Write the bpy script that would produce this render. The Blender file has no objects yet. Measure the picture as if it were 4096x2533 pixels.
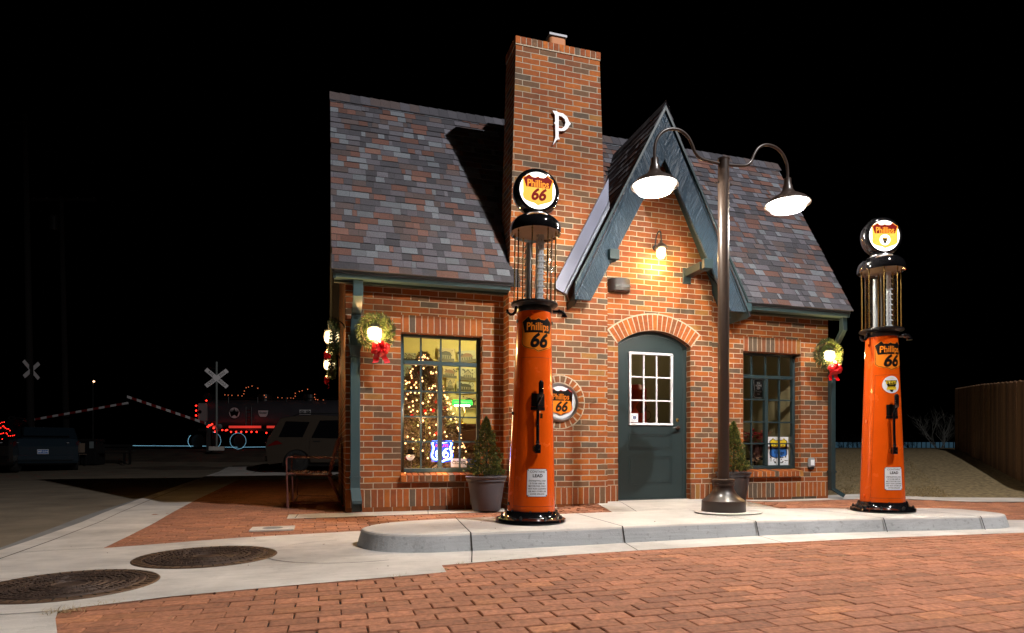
import bpy, bmesh, math, random
from math import sin, cos, pi, radians as R
from mathutils import Vector, Matrix
from mathutils.geometry import tessellate_polygon
random.seed(66)
S = bpy.context.scene
COL = S.collection

# ---------------------------------------------------------------- camera, world, lights, exposure
YAW = R(16.8)
cam = bpy.data.cameras.new('camera'); camo = bpy.data.objects.new('camera', cam); COL.objects.link(camo)
cam.sensor_width = 36; cam.lens = 36*2480/4096; cam.shift_y = (1806-1266.5)/4096
cam.clip_end = 2000; cam.clip_start = .05
camo.location = (0, 0, .70); camo.rotation_euler = (R(90), 0, -YAW)
S.camera = camo
S.view_settings.view_transform = 'Standard'; S.view_settings.look = 'None'
S.view_settings.exposure = 0; S.view_settings.gamma = 1
W_ = bpy.data.worlds.new('World'); S.world = W_; W_.use_nodes = True
bg_ = W_.node_tree.nodes['Background']
sky = W_.node_tree.nodes.new('ShaderNodeTexSky'); sky.sky_type = 'NISHITA'; sky.sun_disc = False
sky.sun_elevation = R(-9); sky.sun_rotation = R(200)
W_.node_tree.links.new(sky.outputs[0], bg_.inputs[0]); bg_.inputs[1].default_value = .03
S.cycles.caustics_reflective = False; S.cycles.caustics_refractive = False
S.cycles.sample_clamp_indirect = 4; S.cycles.max_bounces = 6; S.cycles.diffuse_bounces = 3
S.cycles.transparent_max_bounces = 12; S.cycles.use_denoising = True

def lamp(kind, name, loc, power, col, size=.05, rot=None, parent=None, **kw):
    l = bpy.data.lights.new(name, kind); l.energy = power; l.color = col
    if kind == 'AREA': l.shape = 'DISK'; l.size = size
    else: l.shadow_soft_size = size
    for k, v in kw.items(): setattr(l, k, v)
    o = bpy.data.objects.new(name, l); COL.objects.link(o); o.location = loc
    if rot: o.rotation_euler = rot
    if parent: o.parent = parent
    return o
# tall street light just outside the picture, to the right above the viewer (it throws the chimney's shadow on the roof)
lamp('SPOT', 'tall_street_light', (6.03, -.12, 9.95), 4500, (1, .955, .94), .07, rot=(R(28), 0, R(12)), spot_size=R(150), spot_blend=.4)

def cs(d): return cos(YAW)*d
def bgp(px, d, z=0):
    """world point at distance d along the viewing direction, sideways by the picture column it was measured in"""
    r = (px-2048)/2480*d
    return Vector((r*cos(YAW)+d*sin(YAW), d*cos(YAW)-r*sin(YAW), z))
def zat(py, d): return .7+(1806-py)*d/2480

# ---------------------------------------------------------------- materials
def nt(name):
    m = bpy.data.materials.new(name); m.use_nodes = True
    return m, m.node_tree, m.node_tree.nodes['Principled BSDF']
def mat(name, col, rough=.5, metal=0, var=0, vscale=8, bump=0, bscale=60, emis=None, estr=0, coat=0, spec=None, sample=True, stretch=None):
    m, t, b = nt(name); N, L = t.nodes, t.links
    b.inputs['Base Color'].default_value = (*col, 1); b.inputs['Roughness'].default_value = rough
    b.inputs['Metallic'].default_value = metal
    if coat: b.inputs['Coat Weight'].default_value = coat; b.inputs['Coat Roughness'].default_value = .05
    if spec is not None: b.inputs['Specular IOR Level'].default_value = spec
    if emis: b.inputs['Emission Color'].default_value = (*emis, 1); b.inputs['Emission Strength'].default_value = estr
    if var or bump:
        tc = N.new('ShaderNodeTexCoord'); mp = N.new('ShaderNodeMapping'); L.new(tc.outputs['Object'], mp.inputs[0])
        if stretch: mp.inputs['Scale'].default_value = stretch
    if var:
        n = N.new('ShaderNodeTexNoise'); n.inputs['Scale'].default_value = vscale; n.inputs['Detail'].default_value = 8
        L.new(mp.outputs[0], n.inputs[0])
        r = N.new('ShaderNodeMapRange'); r.inputs[1].default_value = .3; r.inputs[2].default_value = .7
        r.inputs[3].default_value = 1-var; r.inputs[4].default_value = 1+var*.6; L.new(n.outputs[0], r.inputs[0])
        h = N.new('ShaderNodeHueSaturation'); h.inputs['Color'].default_value = (*col, 1); L.new(r.outputs[0], h.inputs['Value'])
        L.new(h.outputs[0], b.inputs['Base Color'])
        r2 = N.new('ShaderNodeMapRange'); r2.inputs[3].default_value = max(.03, rough-.12); r2.inputs[4].default_value = min(1, rough+.12)
        L.new(n.outputs[0], r2.inputs[0]); L.new(r2.outputs[0], b.inputs['Roughness'])
    if bump:
        n2 = N.new('ShaderNodeTexNoise'); n2.inputs['Scale'].default_value = bscale; n2.inputs['Detail'].default_value = 6
        L.new(mp.outputs[0], n2.inputs[0])
        bp = N.new('ShaderNodeBump'); bp.inputs['Strength'].default_value = bump; bp.inputs['Distance'].default_value = .01
        L.new(n2.outputs[0], bp.inputs['Height']); L.new(bp.outputs[0], b.inputs['Normal'])
    if not sample: m.cycles.emission_sampling = 'NONE'
    return m
def ramp(t, stops):
    r = t.nodes.new('ShaderNodeValToRGB'); r.color_ramp.interpolation = 'CONSTANT'; e = r.color_ramp.elements
    e[0].position = 0; e[0].color = (*stops[0][1], 1); e[1].position = stops[1][0]; e[1].color = (*stops[1][1], 1)
    for p, c in stops[2:]:
        x = e.new(p); x.color = (*c, 1)
    return r
BRICK = [(0, (.310, .080, .012)), (.28, (.250, .063, .014)), (.50, (.375, .103, .012)), (.66, (.195, .066, .021)), (.79, (.148, .076, .036)), (.90, (.108, .074, .048)), (.965, (.31, .140, .030))]
MORT = (.50, .42, .31)
def brick_mat(name, w, h, off, mort=.011, swap=False):
    m, t, b = nt(name); N, L = t.nodes, t.links
    uv = N.new('ShaderNodeUVMap'); uv.uv_map = 'UVMap'
    src = uv.outputs[0]
    if swap:
        sp = N.new('ShaderNodeSeparateXYZ'); cb = N.new('ShaderNodeCombineXYZ'); L.new(src, sp.inputs[0])
        L.new(sp.outputs[1], cb.inputs[0]); L.new(sp.outputs[0], cb.inputs[1]); src = cb.outputs[0]
    # slight wobble so that the joints are hand-laid
    nz = N.new('ShaderNodeTexNoise'); nz.inputs['Scale'].default_value = 9; L.new(uv.outputs[0], nz.inputs[0])
    mx = N.new('ShaderNodeMix'); mx.data_type = 'VECTOR'; mx.inputs[0].default_value = .010
    L.new(src, mx.inputs[4]); L.new(nz.outputs[1], mx.inputs[5])
    br = N.new('ShaderNodeTexBrick'); L.new(mx.outputs[1], br.inputs['Vector'])
    br.offset = off; br.offset_frequency = 2; br.squash = 1
    br.inputs['Color1'].default_value = (0, 0, 0, 1); br.inputs['Color2'].default_value = (1, 1, 1, 1)
    br.inputs['Mortar'].default_value = (.5, .5, .5, 1)
    br.inputs['Scale'].default_value = 1; br.inputs['Mortar Size'].default_value = mort/2; br.inputs['Mortar Smooth'].default_value = .25
    br.inputs['Bias'].default_value = 0; br.inputs['Brick Width'].default_value = w; br.inputs['Row Height'].default_value = h
    rp = ramp(t, BRICK); L.new(br.outputs['Color'], rp.inputs[0])
    # vertical comb texture of wire-cut bricks + blotches
    mp = N.new('ShaderNodeMapping'); mp.inputs['Scale'].default_value = (220, 25, 1) if not swap else (25, 220, 1); L.new(uv.outputs[0], mp.inputs[0])
    n1 = N.new('ShaderNodeTexNoise'); n1.inputs['Scale'].default_value = 1; n1.inputs['Detail'].default_value = 4; L.new(mp.outputs[0], n1.inputs[0])
    n2 = N.new('ShaderNodeTexNoise'); n2.inputs['Scale'].default_value = 14; n2.inputs['Detail'].default_value = 6; L.new(uv.outputs[0], n2.inputs[0])
    ad = N.new('ShaderNodeMath'); ad.operation = 'ADD'; L.new(n1.outputs[0], ad.inputs[0]); L.new(n2.outputs[0], ad.inputs[1])
    mr = N.new('ShaderNodeMapRange'); mr.inputs[1].default_value = .6; mr.inputs[2].default_value = 1.4; mr.inputs[3].default_value = .72; mr.inputs[4].default_value = 1.25
    L.new(ad.outputs[0], mr.inputs[0])
    hs = N.new('ShaderNodeHueSaturation'); L.new(rp.outputs[0], hs.inputs['Color']); L.new(mr.outputs[0], hs.inputs['Value'])
    mc = N.new('ShaderNodeMix'); mc.data_type = 'RGBA'; L.new(br.outputs['Fac'], mc.inputs[0]); L.new(hs.outputs[0], mc.inputs[6])
    n3 = N.new('ShaderNodeTexNoise'); n3.inputs['Scale'].default_value = 30; n3.inputs['Detail'].default_value = 5; L.new(uv.outputs[0], n3.inputs[0])
    h3 = N.new('ShaderNodeHueSaturation'); h3.inputs['Color'].default_value = (*MORT, 1)
    nw = N.new('ShaderNodeTexNoise'); nw.inputs['Scale'].default_value = 1.7; nw.inputs['Detail'].default_value = 7; L.new(uv.outputs[0], nw.inputs[0])
    mw = N.new('ShaderNodeMapRange'); mw.inputs[1].default_value = .3; mw.inputs[2].default_value = .7; mw.inputs[3].default_value = .80; mw.inputs[4].default_value = 1.12; L.new(nw.outputs[0], mw.inputs[0])
    m3 = N.new('ShaderNodeMapRange'); m3.inputs[3].default_value = .65; m3.inputs[4].default_value = 1.2; L.new(n3.outputs[0], m3.inputs[0]); L.new(m3.outputs[0], h3.inputs['Value'])
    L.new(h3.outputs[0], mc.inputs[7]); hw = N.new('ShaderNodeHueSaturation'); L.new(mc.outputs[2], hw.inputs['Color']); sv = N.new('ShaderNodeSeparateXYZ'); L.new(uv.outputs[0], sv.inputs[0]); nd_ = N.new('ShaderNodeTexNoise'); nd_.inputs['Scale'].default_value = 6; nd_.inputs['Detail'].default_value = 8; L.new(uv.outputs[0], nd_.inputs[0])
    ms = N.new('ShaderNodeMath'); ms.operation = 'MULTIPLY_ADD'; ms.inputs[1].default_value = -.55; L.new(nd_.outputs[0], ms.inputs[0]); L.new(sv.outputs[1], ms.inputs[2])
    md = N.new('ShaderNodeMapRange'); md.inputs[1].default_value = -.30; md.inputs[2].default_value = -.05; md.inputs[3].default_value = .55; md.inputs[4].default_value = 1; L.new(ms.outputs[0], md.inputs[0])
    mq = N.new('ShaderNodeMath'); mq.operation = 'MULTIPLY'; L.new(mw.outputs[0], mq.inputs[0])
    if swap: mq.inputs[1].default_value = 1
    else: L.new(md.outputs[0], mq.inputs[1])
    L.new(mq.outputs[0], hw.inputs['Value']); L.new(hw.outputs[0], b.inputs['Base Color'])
    b.inputs['Roughness'].default_value = .85
    iv = N.new('ShaderNodeMath'); iv.operation = 'MULTIPLY_ADD'; iv.inputs[1].default_value = -1; iv.inputs[2].default_value = 1; L.new(br.outputs['Fac'], iv.inputs[0])
    a2 = N.new('ShaderNodeMath'); a2.operation = 'MULTIPLY_ADD'; a2.inputs[1].default_value = .22; L.new(ad.outputs[0], a2.inputs[0]); L.new(iv.outputs[0], a2.inputs[2])
    bp = N.new('ShaderNodeBump'); bp.inputs['Strength'].default_value = .9; bp.inputs['Distance'].default_value = .006
    L.new(a2.outputs[0], bp.inputs['Height']); L.new(bp.outputs[0], b.inputs['Normal'])
    return m
def tone_mat(name, stops, rough=.85, spots=.25, scale=40, bump=.5, bscale=120, comb=None):
    """bricks, tabs, boards built one by one: each carries its own 'tone'"""
    m, t, b = nt(name); N, L = t.nodes, t.links
    a = N.new('ShaderNodeAttribute'); a.attribute_name = 'tone'; rp = ramp(t, stops); L.new(a.outputs['Fac'], rp.inputs[0])
    tc = N.new('ShaderNodeTexCoord'); mp = N.new('ShaderNodeMapping'); L.new(tc.outputs['Object'], mp.inputs[0])
    if comb: mp.inputs['Scale'].default_value = comb
    n = N.new('ShaderNodeTexNoise'); n.inputs['Scale'].default_value = scale; n.inputs['Detail'].default_value = 8; L.new(mp.outputs[0], n.inputs[0])
    mr = N.new('ShaderNodeMapRange'); mr.inputs[1].default_value = .3; mr.inputs[2].default_value = .7; mr.inputs[3].default_value = 1-spots; mr.inputs[4].default_value = 1+spots
    L.new(n.outputs[0], mr.inputs[0])
    wn = N.new('ShaderNodeTexWhiteNoise'); wn.noise_dimensions = '1D'; L.new(a.outputs['Fac'], wn.inputs['W'])
    m4 = N.new('ShaderNodeMapRange'); m4.inputs[3].default_value = .8; m4.inputs[4].default_value = 1.2; L.new(wn.outputs[0], m4.inputs[0])
    ml = N.new('ShaderNodeMath'); ml.operation = 'MULTIPLY'; L.new(mr.outputs[0], ml.inputs[0]); L.new(m4.outputs[0], ml.inputs[1])
    h = N.new('ShaderNodeHueSaturation'); L.new(rp.outputs[0], h.inputs['Color']); L.new(ml.outputs[0], h.inputs['Value']); L.new(h.outputs[0], b.inputs['Base Color'])
    b.inputs['Roughness'].default_value = rough
    n2 = N.new('ShaderNodeTexNoise'); n2.inputs['Scale'].default_value = bscale; n2.inputs['Detail'].default_value = 5; L.new(tc.outputs['Object'], n2.inputs[0])
    bp = N.new('ShaderNodeBump'); bp.inputs['Strength'].default_value = bump; bp.inputs['Distance'].default_value = .004
    L.new(n2.outputs[0], bp.inputs['Height']); L.new(bp.outputs[0], b.inputs['Normal'])
    return m
def concrete(name, col, streak=.2, rough=.85, spots=0):
    m, t, b = nt(name); N, L = t.nodes, t.links
    tc = N.new('ShaderNodeTexCoord')
    n = N.new('ShaderNodeTexNoise'); n.inputs['Scale'].default_value = 1.3; n.inputs['Detail'].default_value = 10; n.inputs['Roughness'].default_value = .65; L.new(tc.outputs['Object'], n.inputs[0])
    mp = N.new('ShaderNodeMapping'); mp.inputs['Scale'].default_value = (2, 90, 60); L.new(tc.outputs['Object'], mp.inputs[0])
    n2 = N.new('ShaderNodeTexNoise'); n2.inputs['Scale'].default_value = 1; n2.inputs['Detail'].default_value = 4; L.new(mp.outputs[0], n2.inputs[0])
    ad = N.new('ShaderNodeMath'); ad.operation = 'MULTIPLY_ADD'; ad.inputs[1].default_value = .35; L.new(n2.outputs[0], ad.inputs[0]); L.new(n.outputs[0], ad.inputs[2])
    mr = N.new('ShaderNodeMapRange'); mr.inputs[1].default_value = .45; mr.inputs[2].default_value = .95; mr.inputs[3].default_value = 1-2*streak; mr.inputs[4].default_value = 1+streak; L.new(ad.outputs[0], mr.inputs[0])
    fac = mr.outputs[0]
    if spots:
        v = N.new('ShaderNodeTexNoise'); v.inputs['Scale'].default_value = 26; v.inputs['Detail'].default_value = 3; L.new(tc.outputs['Object'], v.inputs[0])
        m2 = N.new('ShaderNodeMapRange'); m2.inputs[1].default_value = .60; m2.inputs[2].default_value = .68; m2.inputs[3].default_value = 1; m2.inputs[4].default_value = 1-spots; L.new(v.outputs[0], m2.inputs[0])
        mu = N.new('ShaderNodeMath'); mu.operation = 'MULTIPLY'; L.new(fac, mu.inputs[0]); L.new(m2.outputs[0], mu.inputs[1]); fac = mu.outputs[0]
    vs_ = N.new('ShaderNodeTexNoise'); vs_.inputs['Scale'].default_value = 4.5; vs_.inputs['Detail'].default_value = 9; vs_.inputs['Roughness'].default_value = .75; L.new(tc.outputs['Object'], vs_.inputs[0])
    ms_ = N.new('ShaderNodeMapRange'); ms_.inputs[1].default_value = .56; ms_.inputs[2].default_value = .70; ms_.inputs[3].default_value = 1; ms_.inputs[4].default_value = .80; L.new(vs_.outputs[0], ms_.inputs[0])
    mm_ = N.new('ShaderNodeMath'); mm_.operation = 'MULTIPLY'; L.new(fac, mm_.inputs[0]); L.new(ms_.outputs[0], mm_.inputs[1]); fac = mm_.outputs[0]
    h = N.new('ShaderNodeHueSaturation'); h.inputs['Color'].default_value = (*col, 1); L.new(fac, h.inputs['Value']); L.new(h.outputs[0], b.inputs['Base Color'])
    b.inputs['Roughness'].default_value = rough; b.inputs['Specular IOR Level'].default_value = .3
    n3 = N.new('ShaderNodeTexNoise'); n3.inputs['Scale'].default_value = 90; n3.inputs['Detail'].default_value = 6; L.new(tc.outputs['Object'], n3.inputs[0])
    a3 = N.new('ShaderNodeMath'); L.new(n3.outputs[0], a3.inputs[0]); L.new(n2.outputs[0], a3.inputs[1])
    bp = N.new('ShaderNodeBump'); bp.inputs['Strength'].default_value = .35; bp.inputs['Distance'].default_value = .005
    L.new(a3.outputs[0], bp.inputs['Height']); L.new(bp.outputs[0], b.inputs['Normal'])
    return m
def glass_mat(name, tint=(1, 1, 1), refl=.06, rough=.02, edge=.6):
    m, t, b = nt(name); N, L = t.nodes, t.links
    tr = N.new('ShaderNodeBsdfTransparent'); tr.inputs[0].default_value = (*tint, 1)
    gl = N.new('ShaderNodeBsdfGlossy'); gl.inputs['Roughness'].default_value = rough
    lw = N.new('ShaderNodeLayerWeight'); lw.inputs[0].default_value = .32
    mr = N.new('ShaderNodeMapRange'); mr.inputs[3].default_value = refl; mr.inputs[4].default_value = edge
    lw.inputs[0].default_value = .5; pw = N.new('ShaderNodeMath'); pw.operation = 'POWER'; pw.inputs[1].default_value = 4; L.new(lw.outputs[1], pw.inputs[0]); L.new(pw.outputs[0], mr.inputs[0])
    mx = N.new('ShaderNodeMixShader'); L.new(mr.outputs[0], mx.inputs[0]); L.new(tr.outputs[0], mx.inputs[1]); L.new(gl.outputs[0], mx.inputs[2])
    L.new(mx.outputs[0], N['Material Output'].inputs[0]); return m
def emi(name, col, st, sample=False):
    m, t, b = nt(name); t.nodes.remove(b); e = t.nodes.new('ShaderNodeEmission'); e.inputs[0].default_value = (*col, 1); e.inputs[1].default_value = st
    t.links.new(e.outputs[0], t.nodes['Material Output'].inputs[0])
    if not sample: m.cycles.emission_sampling = 'NONE'
    return m

def globe_glow(name, c0, s0, c1, s1):
    m, t, b = nt(name); N, L = t.nodes, t.links; N.remove(b); lw = N.new('ShaderNodeLayerWeight'); lw.inputs[0].default_value = .5
    cr = N.new('ShaderNodeValToRGB'); e = cr.color_ramp.elements; e[0].position = .25; e[0].color = (*[x*s0 for x in c0], 1); e[1].position = .95; e[1].color = (*[x*s1 for x in c1], 1)
    em = N.new('ShaderNodeEmission'); L.new(lw.outputs[1], cr.inputs[0]); L.new(cr.outputs[0], em.inputs[0]); L.new(em.outputs[0], N['Material Output'].inputs[0]); return m
M = {}
M['brick'] = brick_mat('wall_brick', .213, .0677, .5)
M['soldier'] = brick_mat('soldier_brick', .40, .0722, 0, swap=True)
M['unit'] = tone_mat('single_brick', BRICK, spots=.25, scale=30, bump=.6)
M['mortar'] = mat('mortar', MORT, .9, var=.2, vscale=30, bump=.4)
M['paver'] = tone_mat('paving_brick', [(0, (.370, .156, .086)), (.3, (.350, .148, .083)), (.6, (.390, .164, .089)), (.8, (.325, .138, .080)), (.94, (.420, .178, .088))], spots=.30, scale=42, bump=.5, bscale=170)
M['joint'] = mat('paver_joint', (.022, .018, .014), .95, var=.3, vscale=20)
M['concrete'] = concrete('pavement_concrete', (.66, .62, .575))
M['island'] = concrete('island_concrete', (.68, .645, .60), .16)
M['islandside'] = concrete('island_face_concrete', (.58, .60, .61), .14, spots=.22)
M['street'] = concrete('street_concrete', (.235, .195, .145), .2)
M['kerbgrey'] = concrete('gutter_concrete', (.25, .25, .25), .12)
M['dirt'] = mat('dirt', (.10, .075, .05), .95, var=.5, vscale=1.5, bump=.8, bscale=20)
M['lawn'] = mat('winter_lawn', (.27, .205, .105), .95, var=.6, vscale=16, bump=1, bscale=34)
M['shingle'] = tone_mat('asphalt_shingle', [(0, (.058, .058, .070)), (.22, (.100, .098, .118)), (.44, (.090, .070, .070)), (.60, (.140, .158, .182)), (.72, (.125, .062, .050)), (.84, (.118, .118, .140)), (.94, (.165, .088, .070))], spots=.38, scale=150, bump=1.0, bscale=260, rough=.95)
M['deck'] = mat('roof_felt', (.03, .03, .033), .95)
M['teal'] = mat('teal_trim_paint', (.018, .038, .044), .42, var=.12, vscale=3, bump=.05, bscale=40)
M['teal_dark'] = mat('dark_teal_trim_paint', (.018, .034, .036), .45)
def board_mat(name, ang):
    m, t, b = nt(name); N, L = t.nodes, t.links
    tc = N.new('ShaderNodeTexCoord'); mp = N.new('ShaderNodeMapping'); mp.inputs['Rotation'].default_value = (0, R(ang), 0); L.new(tc.outputs['Object'], mp.inputs[0])
    m2 = N.new('ShaderNodeMapping'); m2.inputs['Scale'].default_value = (26, 4, 2.2); L.new(mp.outputs[0], m2.inputs[0])
    n = N.new('ShaderNodeTexNoise'); n.inputs['Scale'].default_value = 1; n.inputs['Detail'].default_value = 3; n.inputs['Distortion'].default_value = 1.6; L.new(m2.outputs[0], n.inputs[0])
    sn = N.new('ShaderNodeMath'); sn.operation = 'MULTIPLY'; sn.inputs[1].default_value = 34; L.new(n.outputs[0], sn.inputs[0])
    si = N.new('ShaderNodeMath'); si.operation = 'SINE'; L.new(sn.outputs[0], si.inputs[0])
    n3 = N.new('ShaderNodeTexNoise'); n3.inputs['Scale'].default_value = 120; n3.inputs['Detail'].default_value = 3; L.new(tc.outputs['Object'], n3.inputs[0])
    ad = N.new('ShaderNodeMath'); ad.operation = 'MULTIPLY_ADD'; ad.inputs[1].default_value = 1.6; L.new(n3.outputs[0], ad.inputs[0]); L.new(si.outputs[0], ad.inputs[2])
    bp = N.new('ShaderNodeBump'); bp.inputs['Strength'].default_value = .8; bp.inputs['Distance'].default_value = .0035; L.new(ad.outputs[0], bp.inputs['Height']); L.new(bp.outputs[0], b.inputs['Normal'])
    mr = N.new('ShaderNodeMapRange'); mr.inputs[1].default_value = -1; mr.inputs[2].default_value = 1; mr.inputs[3].default_value = .75; mr.inputs[4].default_value = 1.25; L.new(si.outputs[0], mr.inputs[0])
    h = N.new('ShaderNodeHueSaturation'); h.inputs['Color'].default_value = (.021, .046, .072, 1); L.new(mr.outputs[0], h.inputs['Value']); L.new(h.outputs[0], b.inputs['Base Color']); b.inputs['Roughness'].default_value = .4
    return m
M['door'] = mat('door_paint', (.019, .035, .038), .38, var=.06, vscale=3)
M['gutter'] = mat('gutter_paint', (.042, .080, .094), .32, var=.08, vscale=2)
M['white'] = mat('white_paint', (.80, .80, .84), .4)
M['steel'] = mat('brushed_metal', (.62, .62, .64), .28, 1)
M['flash'] = mat('metal_flashing', (.135, .145, .20), .42, .35, var=.1, vscale=3)
M['edge'] = mat('pale_edge_metal', (.22, .25, .31), .4)
M['black'] = mat('black_enamel', (.006, .006, .007), .08, coat=1)
M['blackmat'] = mat('black_iron', (.012, .012, .012), .4)
M['orange'] = mat('orange_enamel', (.82, .105, .004), .24, coat=.7, var=.09, vscale=5)
M['orangeseam'] = mat('seam_shade', (.22, .03, .004), .5)
M['ink'] = mat('black_ink', (.006, .006, .006), .3)
M['orangeink'] = mat('orange_ink', (.86, .22, .015), .3)
M['orangelight'] = mat('orange_decal', (.88, .24, .015), .3)
M['signwhite'] = mat('sign_white', (.80, .85, .90), .3)
M['brass'] = mat('brass', (.62, .42, .14), .25, 1)
M['bronze'] = mat('bronze_paint', (.040, .027, .021), .36, coat=.25)
M['iron'] = mat('rusty_cast_iron', (.085, .055, .042), .62, var=.5, vscale=9, bump=.6, bscale=60, metal=.3)
M['iron2'] = mat('rusty_cast_iron_rim', (.15, .088, .052), .6, var=.4, vscale=12, bump=.5, bscale=60, metal=.3)
M['pot'] = mat('grey_plastic_pot', (.065, .065, .078), .5, var=.12, vscale=6)
M['soil'] = mat('soil', (.03, .02, .015), .95)
M['glass'] = glass_mat('window_glass', (.97, .97, .97), .03)
M['pglass'] = glass_mat('cylinder_glass', (.97, .98, .97), .04, .02, .95)
M['terra'] = mat('terracotta', (.50, .20, .08), .7)
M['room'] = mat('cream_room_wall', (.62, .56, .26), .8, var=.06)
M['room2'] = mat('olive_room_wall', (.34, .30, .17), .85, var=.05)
M['wood'] = mat('dark_wood', (.075, .03, .025), .4, var=.3, vscale=6)
M['boards'] = tone_mat('weathered_fence_board', [(0, (.20, .110, .058)), (.4, (.26, .145, .075)), (.8, (.15, .085, .048))], spots=.4, scale=6, comb=(30, 30, 2))
M['rust'] = mat('rusty_bench_paint', (.16, .055, .045), .5, var=.4, vscale=20)
M['wreath'] = mat('wreath_needle', (.040, .070, .014), .55, var=.4, vscale=30)
M['conifer'] = mat('conifer_green', (.060, .095, .018), .6, var=.5, vscale=18)
M['conifer2'] = mat('conifer_tip', (.20, .20, .035), .6, var=.4, vscale=25)
M['xmas'] = mat('fir_needle', (.15, .105, .065), .6, var=.4, vscale=20)
M['ribbon'] = mat('red_ribbon', (.62, .008, .012), .25, coat=.4)
M['bark'] = mat('bark', (.05, .035, .025), .9)
M['tyre'] = mat('tyre', (.008, .008, .008), .8)
M['autoglass'] = mat('car_glass', (.004, .004, .005), .06)
M['pink'] = None

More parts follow.
